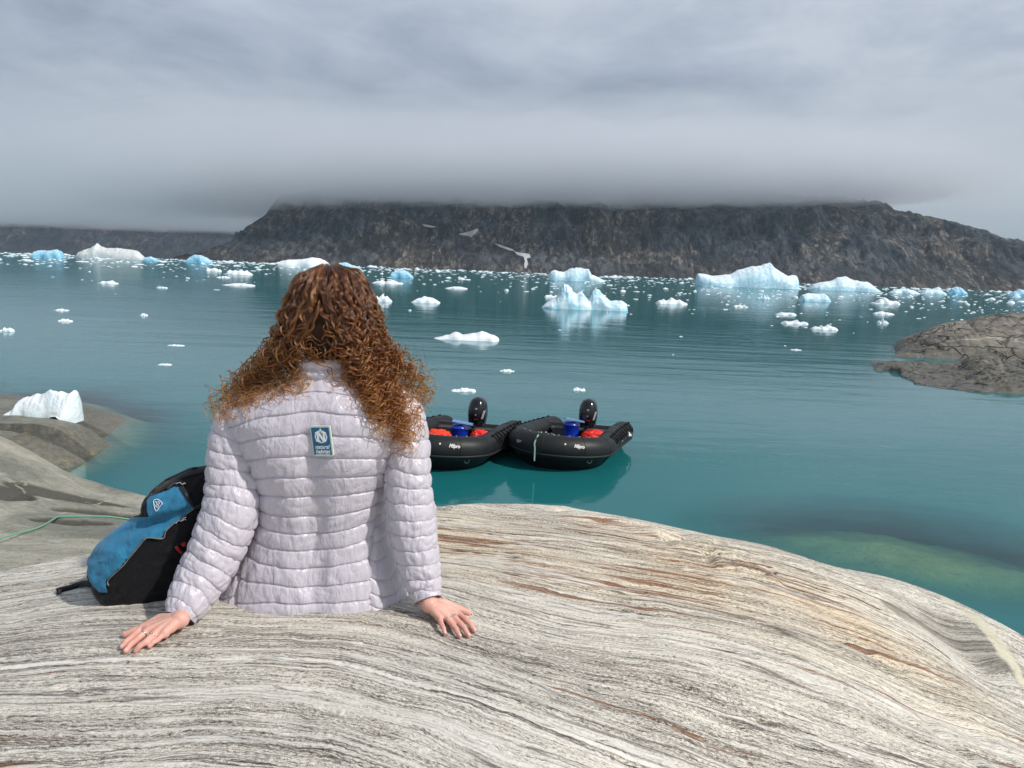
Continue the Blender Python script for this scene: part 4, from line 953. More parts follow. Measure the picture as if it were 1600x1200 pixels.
def text_mesh(body, size, shear=0.0, extr=.0, bold=0.0, width=None):
    cu = D.curves.new('lettering', 'FONT'); cu.body = body; cu.size = size; cu.shear = shear; cu.align_x = 'CENTER'; cu.align_y = 'CENTER'; cu.extrude = extr; cu.offset = bold; cu.resolution_u = 3
    ob = D.objects.new('lettering', cu); COL.objects.link(ob); bpy.context.view_layer.update()
    me = D.meshes.new_from_object(ob.evaluated_get(bpy.context.evaluated_depsgraph_get())); D.objects.remove(ob); D.curves.remove(cu)
    if width:
        co = np.zeros(len(me.vertices)*3, np.float32); me.vertices.foreach_get('co', co); co = co.reshape(-1, 3); w0 = np.ptp(co[:, 0]); me.transform(Matrix.Scale(width / w0, 4, (1, 0, 0)))
    return me
for body, y_, sz, wd, sh, bo in (('natural', 696.5, 8.4, 23, .3, .10), ('habitat', 703.3, 8.4, 23, .3, .10), ('ADVENTURES', 708.4, 3.6, 23, 0, .03)):
    me = text_mesh(body, sz * S_P, sh, .0002, bo * S_P * 1.0, wd * S_P)
    M4 = Matrix(((exx[0], eyy[0], ezz[0], 0), (exx[1], eyy[1], ezz[1], 0), (exx[2], eyy[2], ezz[2], 0), (0, 0, 0, 1)))
    x, y = pp(505.5, y_); o_ = pc_ + exx * x + eyy * y + ezz * .0021
    me.transform(Matrix.Translation(Vector(o_)) @ M4); me.materials.clear(); me.materials.append(M_PT); plink('lettering', me, jacket)

# ---------- body: one continuous surface, hands spread on the rock
def capsule(a, b, ra, rb, n=14):
    a = np.asarray(a, float); b = np.asarray(b, float); d = b - a; L = np.linalg.norm(d) + 1e-9; d = d / L
    pts, rad = [], []
    for k in range(5): t_ = math.pi/2 * k/5; pts.append(a - d * ra * math.cos(t_)); rad.append(max(ra * math.sin(t_), ra*.02))
    pts.append(a); rad.append(ra)
    pts.append((a + b)/2); rad.append((ra + rb)/2); pts.append(b); rad.append(rb)
    for k in range(1, 6): t_ = math.pi/2 * k/5; pts.append(b + d * rb * math.sin(t_)); rad.append(max(rb * math.cos(t_), rb*.02))
    return tube_geo(pts, rad, n)
def ellipsoid(c, r, rot=None, n=24, m=16):
    th = np.linspace(0, 2*np.pi, n, endpoint=False); ph = np.linspace(-np.pi/2 + .02, np.pi/2 - .02, m); T_, P_ = np.meshgrid(th, ph)
    v = np.stack([np.cos(P_)*np.cos(T_)*r[0], np.cos(P_)*np.sin(T_)*r[1], np.sin(P_)*r[2]], -1).reshape(-1, 3)
    if rot is not None: v = v @ np.array(rot).T
    F = [tuple(f) for f in grid_faces(n, m, True)] + [tuple(range(n))[::-1], tuple(range((m-1)*n, m*n))]
    return v + np.asarray(c), F
def remesh(name, parts, voxel, smooth=2):
    V, F = join_geo(parts); me = new_mesh(name, V, F); ob = D.objects.new('tmp', me); COL.objects.link(ob)
    r = ob.modifiers.new('r', 'REMESH'); r.mode = 'VOXEL'; r.voxel_size = voxel; r.use_smooth_shade = True
    s = ob.modifiers.new('s', 'SMOOTH'); s.iterations = smooth; s.factor = .5
    bpy.context.view_layer.update(); out = D.meshes.new_from_object(ob.evaluated_get(bpy.context.evaluated_depsgraph_get()))
    D.objects.remove(ob); D.meshes.remove(me); out.name = name; return out
HAND = {
 'L': dict(wrist=(281, 968), mcp=[(224, 979), (231, 985), (243, 988.5), (258, 988)], pip=[(206, 996), (212, 1001), (227, 1003.5), (246, 1000)], tip=[(191, 1011), (197, 1017), (212, 1017), (234, 1010)], thumb=[(250, 968), (224, 980), (210, 985.5), (196, 991.5)]),
 'R': dict(wrist=(671, 944), mcp=[(713, 956), (706, 960), (697, 963), (686, 963)], pip=[(728, 969), (719, 975), (707, 976.5), (690, 976)], tip=[(741, 985), (732, 993), (718, 994), (695, 989)], thumb=[(694, 944), (712, 949), (722, 953), (732, 957.5)])}
parts, ringspec, nails, knk = [], [], [], []
rT = [.0076, .0079, .0075, .0066]
SK = at_y(515, 417, 1.865); HC = np.array([SK[0], 1.862, SK[2] - .148])
neck = at_y(505, 585, 1.85)
for side_, hd_ in HAND.items():
    wz = WL if side_ == 'L' else WR
    wr = on_rock(*hd_['wrist'], .036); el = np.array(cL[5] if side_ == 'L' else cR[5]); sh_ = np.array(cL[1] if side_ == 'L' else cR[1])
    cc_ = cL if side_ == 'L' else cR
    parts += [capsule(a_, b_, .032 - .001 * i_, .031 - .001 * i_) for i_, (a_, b_) in enumerate(zip(cc_[1:-1], cc_[2:]))]
    parts += [capsule(cc_[-1], wr, .0215, .0225), capsule(sh_, at_y(505, 640, 1.87), .045, .06)]
    for k in range(4):
        m_ = on_rock(*hd_['mcp'][k], .0215); p_ = on_rock(*hd_['pip'][k], .0165); t_ = on_rock(*hd_['tip'][k], .0075)
        d_ = p_ * .42 + t_ * .58 + (0, 0, .0035)
        r_ = rT[k]
        base_w = wr + (m_ - wr) * .12
        parts += [capsule(base_w, m_, .0165, .0102), capsule(m_, p_, r_ * 1.10, r_), capsule(p_, d_, r_ * 1.02, r_ * .92), capsule(d_, t_, r_ * .92, r_ * .80)]
        knk += [p_, m_, t_]
        tdir = (t_ - d_) / np.linalg.norm(t_ - d_); nails.append((t_ + tdir * r_ * .15 + np.array([0, 0, r_ * .66]), tdir, r_))
        if (side_ == 'R' and k in (1, 2)) or (side_ == 'L' and k in (1, 2)): ringspec.append((m_ * .66 + p_ * .34, p_ - m_, r_, k, side_))
        if k: 
            mp_ = on_rock(*hd_['mcp'][k-1], .017); parts.append(capsule(mp_, m_ - (0, 0, .004), .0105, .0105)); parts.append(capsule(wr * .4 + mp_ * .6, wr * .4 + m_ * .6 - (0, 0, .003), .012, .012))
    T0, T1, T2, T3 = (on_rock(*p_, o_) for p_, o_ in zip(hd_['thumb'], (.024, .0165, .013, .009)))
    parts += [capsule(wr, T0, .018, .0145), capsule(T0, T1, .0140, .0105), capsule(T1, T2, .0098, .0090), capsule(T2, T3, .0090, .0078)]; knk += [T2, T3]
    tdir = (T3 - T2) / np.linalg.norm(T3 - T2); nails.append((T3 + tdir * .001 + np.array([0, 0, .0058]), tdir, .0086))
# torso, neck, head with a face turned to the fjord (+Y)
hipc = at_y(500, 930, 1.95); chest = at_y(505, 680, 1.88)
parts += [capsule(hipc, at_y(505, 800, 1.93), .115, .085), capsule(at_y(505, 800, 1.93), chest, .085, .10), capsule(chest, neck, .09, .052), capsule(neck, HC - (0, -.01, .05), .052, .055)]
parts += [ellipsoid(HC, (.074, .092, .105)), ellipsoid(HC + (0, .035, -.055), (.058, .062, .068)), ellipsoid(HC + (0, .075, -.095), (.030, .026, .022)), capsule(HC + (0, .092, .012), HC + (0, .108, -.030), .008, .011, 10), ellipsoid(HC + (.013, .098, -.034), (.008, .009, .007)), ellipsoid(HC + (-.013, .098, -.034), (.008, .009, .007)),
          ellipsoid(HC + (0, .080, .030), (.052, .018, .012)), ellipsoid(HC + (.036, .066, -.030), (.024, .024, .022)), ellipsoid(HC + (-.036, .066, -.030), (.024, .024, .022)), ellipsoid(HC + (.076, .005, -.01), (.007, .017, .030)), ellipsoid(HC + (-.076, .005, -.01), (.007, .017, .030)),
          ellipsoid(HC + (0, .089, -.057), (.024, .010, .005)), ellipsoid(HC + (0, .088, -.067), (.021, .010, .006))]
bm_ = remesh('body', parts, .0024, 2)
co = np.zeros(len(bm_.vertices)*3, np.float32); bm_.vertices.foreach_get('co', co); co = co.reshape(-1, 3)
kv = np.zeros(len(co))
for k_ in knk: kv = np.maximum(kv, np.exp(-(np.linalg.norm(co - k_, axis=1) / .010) ** 2))
at_ = bm_.attributes.new('knuckle', 'FLOAT', 'POINT'); at_.data.foreach_set('value', kv.astype(np.float32)); bm_.materials.clear(); bm_.materials.append(M_SKIN)
body = plink('body', bm_)
M_NAIL = plain('fingernail', (0.72, 0.44, 0.38), .22, .6, noise=.04); M_SILV = plain('silver', (0.75, 0.74, 0.72), .2, .5, 1.0); M_GEM = plain('grey_stone', (0.35, 0.38, 0.42), .1, .8)
for (c, d, r_) in nails:
    up = np.array([0, 0, 1.0]); up -= d * (up @ d); up /= np.linalg.norm(up); s_ = np.cross(d, up)
    v, f = ellipsoid((0, 0, 0), (r_ * .80, r_ * .58, r_ * .30), n=14, m=8); v = v[:, :1] * d + v[:, 1:2] * s_ + v[:, 2:] * up + c
    plink('fingernail', new_mesh('fingernail', v, f, M_NAIL), body)
for (c, d, r_, k, sd) in ringspec:
    d = d / np.linalg.norm(d); up = np.array([0, 0, 1.0]); up -= d * (up @ d); up /= np.linalg.norm(up); s_ = np.cross(d, up)
    a = np.linspace(0, 2*np.pi, 28, endpoint=False); b = np.linspace(0, 2*np.pi, 8, endpoint=False); A_, B_ = np.meshgrid(a, b)
    rr_ = r_ * 1.10 + .0011 * np.cos(B_); v = c + (rr_ * np.cos(A_))[..., None] * up + (rr_ * np.sin(A_))[..., None] * s_ + (.0013 * np.sin(B_))[..., None] * d
    F_ = np.concatenate([grid_faces(28, 8, True), np.stack([7*28 + np.arange(28), 7*28 + (np.arange(28)+1) % 28, (np.arange(28)+1) % 28, np.arange(28)], 1)])
    rg = plink('ring', new_mesh('ring', v.reshape(-1, 3), F_, M_SILV), body)
    if (sd == 'R' and k == 1) or (sd == 'L' and k == 2):
        v, f = ellipsoid(c + up * (r_ * 1.15 + .0012), (.0026, .0026, .0018), n=12, m=8); plink('ring_stone', new_mesh('ring_stone', v, f, M_GEM), body)
for s_ in (-1, 1):
    v, f = ellipsoid(HC + (.030 * s_, .079, .004), (.0115, .0115, .0115)); plink('eye', new_mesh('eye', v, f, plain('eye_white', (.7, .7, .68), .1)), body)

# ---------- trousers and boots, legs stretched out over the crest away from the camera
legs = []
for s_ in (-1, 1):
    h_ = hipc + (.075 * s_, .02, -.045)
    kn = np.array([h_[0] - .07 + .02 * s_, 2.38, 0]); kn[2] = main_rock_z(kn[:1], kn[1:2], False)[0] + .115
    an = np.array([h_[0] - .20 + .03 * s_, 2.78, 0]); an[2] = main_rock_z(an[:1], an[1:2], False)[0] + .065
    legs.append((h_, kn, an))
tp = []
for h_, kn, an in legs: tp += [capsule(h_, kn, .088, .062), capsule(kn, an, .062, .048)]
tp.append(capsule(legs[0][0], legs[1][0], .10, .10))
tm = remesh('trousers', tp, .008, 3); tm.materials.clear(); tm.materials.append(M_TROUSER); plink('trousers', tm)
M_BOOT = plain('brown_boot_leather', (.09, .06, .04), .6)
for h_, kn, an in legs:
    dr = (an - kn); dr[2] = 0; dr /= np.linalg.norm(dr)
    bt = remesh('boot', [capsule(an + (0, 0, .02), an - (0, 0, .02), .052, .050), capsule(an - (0, 0, .03) - dr * .02, an + dr * .13 - (0, 0, .035), .045, .040), ellipsoid(an + dr * .16 - (0, 0, .030), (.045, .05, .036))], .005, 2)
    bt.materials.clear(); bt.materials.append(M_BOOT); plink('boot', bt)
# ================================================================ HAIR: many thin strands gathered into curls
def build_hair():
    rg = np.random.default_rng(21)
    bvj = BVHTree.FromPolygons([tuple(v) for v in np.concatenate([Pt.reshape(-1, 3), vL, vR])], [tuple(f) for f in np.concatenate([grid_faces(NU, NV, True), fL + NU * NV, fR + NU * NV + len(vL)])])
    ROW = np.array([414, 418, 424, 435, 455, 480, 510, 540, 570, 600, 640, 680.])
    XL = np.array([501, 486, 474, 463, 452, 443, 434, 420, 402, 374, 346, 338.]); XR = np.array([530, 546, 557, 569, 579, 589, 597, 604, 613, 628, 648, 654.])
    HD = np.array([.022, .052, .066, .083, .100, .108, .112, .112, .112, .115, .12, .12])
    YH = 1.862
    PSP = 528.0
    lb = np.array([(322, 655), (345, 664), (372, 652), (400, 641), (430, 632), (455, 622), (478, 606)], float)
    rb = np.array([(562, 612), (570, 640), (582, 668), (600, 690), (626, 706), (642, 712), (658, 676), (668, 645), (676, 634)], float)
    N = 500; NP = 110
    s = np.linspace(0, 1, NP); G = np.zeros((N, NP, 3)); LEN = np.zeros(N); kind = np.zeros(N, int)
    for i in range(N):
        u = rg.random()
        if u < .10: phi = rg.uniform(-.45, .40); k = 2                 # short inner hair at the nape
        elif u < .17: phi = rg.uniform(1.75, 4.5); k = 3               # hair round the face
        elif u < .545: phi = -rg.uniform(.0, 1.75); k = 0
        else: phi = rg.uniform(-.05, 1.75); k = 1
        shell = rg.uniform(.80, 1.0) if k != 2 else rg.uniform(.62, .85)
        p0 = rg.uniform(411, 421) if rg.random() < .55 else rg.uniform(430, 490)
        pts = []
        pe_h = PSP if k != 2 else rg.uniform(535, 566)
        wav = rg.uniform(-.10, .10); ph_ = rg.uniform(0, 6.28)
        for t_ in np.linspace(0, 1, 12):
            p = p0 + (pe_h - p0) * t_; xl_, xr_2 = np.interp(p, ROW, XL), np.interp(p, ROW, XR)
            f = shell if t_ > .1 else .9 * shell
            ff = phi + wav * math.sin(3 * t_ + ph_)
            if k in (0, 1) and abs(phi) < .5: ff += (np.sign(phi) if phi != 0 else 1) * .30 * t_ ** 2
            x = (xl_ + xr_2) / 2 + (xr_2 - xl_) / 2 * f * math.sin(ff); Y = YH - np.interp(p, ROW, HD) * f * math.cos(ff)
            pts.append(at_y(x, p, YH) + np.array([0, Y - YH, 0]))
        if k in (0, 1):
            a = min(1, abs(phi) / 1.75) if k == 0 else (phi + .05) / 1.8
            a = np.clip(a + rg.normal(0, .11), 0, 1)
            if k == 0:
                xe = 478 - (478 - 322) * a ** .85; pe = np.interp(xe, lb[:, 0], lb[:, 1]) - (abs(rg.normal(0, 20)))
                if rg.random() < .03: xe, pe = rg.uniform(466, 486), rg.uniform(600, 625)
            else:
                j = a * (len(rb) - 1); j0 = int(min(j, len(rb) - 2)); e_ = rb[j0] + (rb[j0 + 1] - rb[j0]) * (j - j0); xe, pe = e_; pe = pe - abs(rg.normal(0, 30)) + (rg.uniform(6, 22) if rg.random() < .12 else 0); xe = xe + rg.normal(0, 5)
                if rg.random() < .022: xe, pe = rg.uniform(518, 540), rg.uniform(590, 628)
            last = pts[-1]; lpx = float(project(last)[0])
            for t_ in (.35, .7, 1.0):
                p = PSP + (pe - PSP) * t_; x = lpx + (xe - lpx) * (t_ ** 1.15 if k == 0 else t_ ** .95)
                d = Vector(rays(x, p)).normalized(); h = bvj.ray_cast(Vector(_C), d)[0]
                lift = rg.uniform(.004, .032) * (1.15 - .45 * t_)
                if h is not None and h.y < 2.1: q_ = np.array(h) - np.array(d) * lift
                else: q_ = at_y(x, p, 1.79 + .1 * a)
                prev = pts[-1]; q_[1] = min(q_[1], 1.93) if t_ > .6 else (q_[1] * .6 + prev[1] * .4 if h is not None else prev[1] * .7 + .3 * q_[1])
                if h is not None: q_[1] = min(q_[1], h.y - .003)
                pts.append(q_)
        elif k == 3:
            e_ = pts[-1].copy(); pts.append(e_ + np.array([math.sin(phi) * .02, .015, -.06])); pts.append(e_ + np.array([math.sin(phi) * .05, .03, -.13 - .05 * rg.random()]))
        G[i] = spline(np.array(pts), NP); kind[i] = k
        LEN[i] = np.linalg.norm(np.diff(G[i], axis=0), axis=1).sum()
    T = np.gradient(G, axis=1); T /= np.linalg.norm(T, axis=2)[..., None] + 1e-9
    ref = np.array([0, -1.0, .15]); A = np.cross(T, ref); A /= np.linalg.norm(A, axis=2)[..., None] + 1e-9; Bv = np.cross(T, A)
    arc = np.concatenate([np.zeros((N, 1)), np.cumsum(np.linalg.norm(np.diff(G, axis=1), axis=2), axis=1)], 1)
    pitch = rg.uniform(.034, .060, N)[:, None]; ph0 = rg.uniform(0, 6.28, N)[:, None]; hand = np.where(rg.random(N) < .5, 1, -1)[:, None]
    rad = rg.uniform(.0065, .0135, N)[:, None] * (0.14 + .86 * sstep(.04, .24, arc)) * (1 + .55 * sstep(.75, 1, s[None]))
    drift = .010 * np.stack([perlin(arc * 14, np.arange(N)[:, None] * 3.7, k * 5.0) for k in range(2)], -1)
    a_ = ph0 + hand * 2 * np.pi * arc / pitch + 1.2 * perlin(arc * 22, np.arange(N)[:, None] * 1.3, 2.0)
    off = (rad * np.cos(a_))[..., None] * A + (rad * np.sin(a_))[..., None] * Bv * .8
    env = sstep(0, .06, arc)[..., None]
    Gc = G + (off + drift[..., :1] * A + drift[..., 1:] * Bv) * env
    K = 34
    r0 = rg.uniform(0, 1, (N, K, 1)) ** .5 * rg.uniform(.0020, .0048, (N, 1, 1)); a0 = rg.uniform(0, 6.28, (N, K, 1)) + a_[:, None, :] * .0
    fr_z = np.where(rg.random((N, K, 1)) < .035, rg.uniform(1.6, 3.6, (N, K, 1)), 1.0)
    cr = r0 * (1.0 - .72 * s[None, None] ** 1.5) * (1 + .25 * perlin(arc[:, None] * 30, np.arange(N)[:, None, None] * 2.1 + np.arange(K)[None, :, None] * .1, 1.0)) * fr_z * env[:, None, :, 0]
    S_ = Gc[:, None] + (cr * np.cos(a0))[..., None] * A[:, None] + (cr * np.sin(a0))[..., None] * Bv[:, None]
    S_ = S_ + (.0035 * (fr_z > 1) * env[:, None, :, 0])[..., None] * np.stack([perlin(arc[:, None] * 60 + np.arange(K)[None, :, None] * 9.1, np.arange(N)[:, None, None] * 1.9, k * 3.0) for k in range(3)], -1)
    pos = S_.reshape(-1, 3) - np.array(person.location)
    hc = D.hair_curves.new('hair'); hc.add_curves([NP] * (N * K))
    hc.attributes['position'].data.foreach_set('vector', pos.astype(np.float32).ravel())
    ra = hc.attributes.get('radius') or hc.attributes.new('radius', 'FLOAT', 'POINT')
    R_ = np.tile(.00034 * (1 - .8 * s ** 3), N * K) * np.repeat(rg.uniform(.75, 1.2, N * K), NP)
    ra.data.foreach_set('value', R_.astype(np.float32))
    at_ = hc.attributes.new('tone', 'FLOAT', 'CURVE'); at_.data.foreach_set('value', np.repeat(rg.random(N), K).astype(np.float32))
    m, t = mat('curly_auburn_hair')
    hi = t.n('ShaderNodeHairInfo'); ic = hi.outputs['Intercept']; rd = hi.outputs['Random']
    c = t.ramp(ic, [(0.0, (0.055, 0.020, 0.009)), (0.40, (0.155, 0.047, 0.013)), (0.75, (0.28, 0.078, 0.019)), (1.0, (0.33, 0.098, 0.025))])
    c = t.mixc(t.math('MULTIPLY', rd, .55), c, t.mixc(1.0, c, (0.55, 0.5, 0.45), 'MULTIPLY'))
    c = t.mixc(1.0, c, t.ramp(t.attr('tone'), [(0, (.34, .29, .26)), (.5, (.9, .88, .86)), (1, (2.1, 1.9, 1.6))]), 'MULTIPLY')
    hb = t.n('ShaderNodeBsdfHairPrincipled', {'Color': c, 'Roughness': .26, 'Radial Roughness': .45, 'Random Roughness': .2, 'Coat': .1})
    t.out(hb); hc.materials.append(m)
    o = D.objects.new('hair', hc); COL.objects.link(o); o.parent = person
    # scalp under the strands so that no sky shows through
    return o
hair = build_hair()
M_SCALP = plain('hair_undercoat', (0.028, 0.013, 0.007), .8, .2, sc=90, bd=.004)
v, f = ellipsoid(HC + (0, -.006, .014), (.081, .098, .124), n=40, m=28); v = v[:, :] ; kz = (v[:, 1] - HC[1] > .045) & (v[:, 2] - HC[2] < .0355)
v[kz, 1] = np.minimum(v[kz, 1], HC[1] + .045)
plink('scalp_hair', new_mesh('scalp_hair', v, f, M_SCALP))
# ================================================================ BACKPACK
M_PBLUE = fabric_material('petrol_blue_pack_cloth', (0.026, 0.185, 0.330), .62, .0007, spec=.3, vary=.12)
M_PBLK = fabric_material('black_pack_cloth', (0.006, 0.006, 0.008), .75, .0006, spec=.18)
M_PBLK2 = fabric_material('black_ripstop', (0.010, 0.010, 0.014), .42, .0006, spec=.35)
M_RED = plain('red_webbing', (0.45, 0.02, 0.02), .6); M_PIPE = plain('grey_piping', (0.20, 0.19, 0.16), .7)
pack = empty('backpack', tuple(at_y(225, 938, 1.9))); tag(pack, 'blue and black backpack leaning against her left arm on the rock', 'backpack')
ROWS = [(946, 196, 256, .05), (941, 184, 268, .075), (932, 172, 285, .092), (915, 158, 300, .105), (890, 150, 312, .112), (865, 151, 322, .112), (845, 163, 330, .108), (828, 180, 337, .102), (812, 203, 342, .096), (801, 226, 345, .094), (786, 230, 348, .098), (770, 236, 350, .096), (756, 252, 352, .085), (744, 274, 350, .066), (735, 296, 342, .042), (731, 308, 330, .02)]
nu, nv = 260, 240
pv_ = np.linspace(946, 731, nv); th_ = np.linspace(0, 2*np.pi, nu, endpoint=False); TH_, PV_ = np.meshgrid(th_, pv_)
a_, b_, h_ = (interp_rows(PV_, ROWS, k) for k in (1, 2, 3))
for A in (a_, b_, h_): smooth_rows(A, 12)
ux_, uy_ = sgn(np.cos(TH_), .8), sgn(np.sin(TH_), .75)
XB = (a_ + b_) / 2 + (b_ - a_) / 2 * ux_
Bp = at_y(XB, PV_, 1.905); Bp[..., 1] = 1.905 - h_ * uy_
# folds: the cloth caves in at the waist between the two bulges, slanting creases
wst = np.exp(-(((PV_ - 806) + .35 * (XB - 250)) / 9) ** 2) * np.clip(uy_, 0, 1)
Bp[..., 1] += .020 * wst + .006 * np.abs(perlin(XB / 24 + PV_ / 40, PV_ / 20, 3.0)) + .010 * fbm(XB / 40, PV_ / 34, 5.0, 3) - .006 * np.abs(perlin((XB + PV_) / 26, (XB - PV_) / 70, 2.0))
Bp[..., 0] += .004 * perlin(PV_ / 14, XB / 60, 8.0)
Vb = Bp.reshape(-1, 3); Fb = [tuple(f) for f in grid_faces(nu, nv, True)] + [tuple(range(nu))[::-1], tuple(range((nv-1)*nu, nv*nu))]
plink('main_body', new_mesh('main_body', Vb, Fb, M_PBLK), pack)
BLUE = np.array([(270,860),(285,790),(315,700),(370,640),(450,585),(515,505),(560,462),(640,468),(740,462),(728,430),(726,350),(745,312),(810,290),(880,265),(930,236),(975,243),(1020,310),(1080,390),(1070,408),(990,465),(920,520),(860,575),(836,630),(790,632),(740,625),(700,640),(650,700),(600,760),(530,845),(430,940),(428,985),(438,1036),(365,1030),(300,950)]) / 4.8 + (80, 710)
def in_poly(px, py, poly):
    c = np.zeros(np.shape(px), bool)
    for i in range(len(poly)):
        a, b = poly[i], poly[i-1]
        c ^= ((a[1] > py) != (b[1] > py)) & (px < (b[0]-a[0])*(py-a[1])/(b[1]-a[1]+1e-9)+a[0])
    return c
fr0 = np.where(np.sin(TH_) > 0, 0, 1)
# project true positions so the outline follows the cut of the cloth
qx, qy = project(Bp.reshape(-1, 3)); ins = in_poly(qx, qy, BLUE) & (np.sin(TH_).ravel() > -.35)
# include the cloth that wraps round the left edge
lefty = (np.cos(TH_).ravel() < -.55) & (PV_.ravel() > 812) & (PV_.ravel() < 932) & (np.sin(TH_).ravel() > -.7)
ins |= lefty & (np.sin(TH_).ravel() < .35)
gf = grid_faces(nu, nv, True); keep = ins[gf].all(1); gf2 = gf[keep]
uq, inv = np.unique(gf2.ravel(), return_inverse=True)
nrm = np.stack([ux_.ravel(), -uy_.ravel(), np.zeros(ux_.size)], 1); nrm /= np.linalg.norm(nrm, axis=1)[:, None] + 1e-9
Vp = Vb[uq] + nrm[uq] * .0045
pb = plink('front_panel', new_mesh('front_panel', Vp, inv.reshape(-1, 4).astype(np.int32), M_PBLUE), pack)
_pk = BVHTree.FromPolygons([tuple(v) for v in Vb], [tuple(f) for f in gf])
def hit(bv, px, py, lift=.004):
    d = Vector(rays(px, py)).normalized(); h = bv.ray_cast(Vector(_C), d)[0]
    return None if h is None else np.array(h - d * lift)
def stroke(bv, pts, r, lift, n=5, per=10, closed=False):
    pts = spline(np.array(pts, float), per * len(pts), closed); P = [hit(bv, x, y, lift) for x, y in pts]; P = [p for p in P if p is not None]
    return tube_geo(P, r, n) if len(P) > 2 else None
seam = [(c[0] / 4.8 + 80, c[1] / 4.8 + 710) for c in ((430,985),(430,940),(530,845),(600,760),(650,700),(700,640),(740,625),(836,632),(862,575),(920,520),(1070,408))]
g = stroke(_pk, seam, .0016, .005); plink('piping', new_mesh('piping', *g, M_PIPE), pack)
sh = [(c[0] / 4.8 + 80, c[1] / 4.8 + 710) for c in ((770,345),(800,338),(832,365),(815,392),(790,425),(775,400),(770,370))]
gs = [stroke(_pk, sh, .0010, .0065, closed=True)]
for ln in (((782,352),(795,372),(783,385),(800,400)), ((800,350),(812,365),(800,380),(808,390))): gs.append(stroke(_pk, [(c[0] / 4.8 + 80, c[1] / 4.8 + 710) for c in ln], .0009, .0065))
Vx, Fx = join_geo([g for g in gs if g]); plink('logo', new_mesh('logo', Vx, Fx, M_PT), pack)
for ln in (((935,220),(965,212),(985,225),(1000,215),(1008,222)), ((935,520),(955,495),(975,500),(990,480),(1015,470)), ((985,500),(1000,485),(1012,492))):
    g = stroke(_pk, [(c[0] / 4.8 + 80, c[1] / 4.8 + 710) for c in ln], .0018, .006); plink('zip_pull', new_mesh('zip_pull', *g, M_SILV), pack)
for ln, r_ in ((((935,690),(955,715),(980,740)), .004), (((985,665),(995,685),(1003,660)), .004)):
    g = stroke(_pk, [(c[0] / 4.8 + 80, c[1] / 4.8 + 710) for c in ln], r_, .005); plink('red_tab', new_mesh('red_tab', *g, M_RED), pack)
# raised hood and zips round the top
for ln in (((735,330),(760,285),(830,225),(930,150),(1040,115),(1150,105)), ((975,243),(1000,290),(1040,350),(1080,392),(1120,380)), ((870,262),(950,190),(1050,150),(1150,130))):
    g = stroke(_pk, [(c[0] / 4.8 + 80, c[1] / 4.8 + 710) for c in ln], .006, .003); plink('zip', new_mesh('zip', *g, M_PBLK2), pack)
def ribbon(P, wd, th_, side):
    P = spline(np.array(P), 60); T, N, Bn = frames(P); sd = np.array(side, float); V = []
    for p, t_ in zip(P, T):
        s = sd - t_ * (sd @ t_); s /= np.linalg.norm(s); up = np.cross(s, t_)
        for a, b in ((-1, -1), (1, -1), (1, 1), (-1, 1)): V.append(p + s * a * wd / 2 + up * b * th_ / 2)
    F = [tuple(f) for f in grid_faces(4, 60, True)] + [(3, 2, 1, 0), (236, 237, 238, 239)]; return np.array(V), F
st_pts = [on_rock(160, 918, .020), on_rock(146, 913, .016), on_rock(128, 912, .010), on_rock(112, 918, .004), on_rock(100, 921, .005), on_rock(89, 925, .006)]
plink('strap', new_mesh('strap', *ribbon(st_pts, .020, .0022, (0.25, 1, .6)), M_PBLK), pack)
for dy_ in (0, 3):
    g = tube_geo([on_rock(91 + dy_, 921, .006), on_rock(90 + dy_, 927, .006)], .0035, 8); plink('strap_buckle', new_mesh('strap_buckle', *g, M_PBLK2), pack)

# green mooring line across the lower slab
_sb = BVHTree.FromObject(slab, bpy.context.evaluated_depsgraph_get())
def slab_hit(px, py, lift=.012):
    d = Vector(rays(px, py)).normalized(); h = _sb.ray_cast(Vector(_C), d)[0]; return np.array(h) + (0, 0, lift)
_rp = spline(np.array([(-25, 864), (0, 853), (28, 841), (60, 828), (90, 818), (118, 819.5), (150, 821), (190, 822), (232, 823), (290, 826)], float), 80)
rp = np.array([slab_hit(x, y, .02) for x, y in _rp])
# keep a taut line: only the corner near the crack is held up, smooth the rest
rp = np.array([rp[k] for k in (0, 9, 18, 27, 36)] + [rp[62], rp[79]])
k_ = np.linspace(0, 1, 60)
rp = np.concatenate([spline(rp[:5], 50), rp[4] + (rp[6] - rp[4]) * k_[1:, None]])
_ez = slab_z(rp[:, 0], rp[:, 1]) + .010
for _ in range(400): _ez = np.maximum(_ez, np.r_[_ez[0], (_ez[:-2] + _ez[2:]) / 2, _ez[-1]])
rp[:, 2] = _ez
M_ROPE = plain('green_braided_rope', (0.16, 0.42, 0.28), .7, .3, sc=300, bd=.002)
ro = link('mooring_rope', new_mesh('mooring_rope', *tube_geo(rp, .0055, 8), M_ROPE)); tag(ro, 'thin green mooring line stretched over the lower grey slab', 'rope')

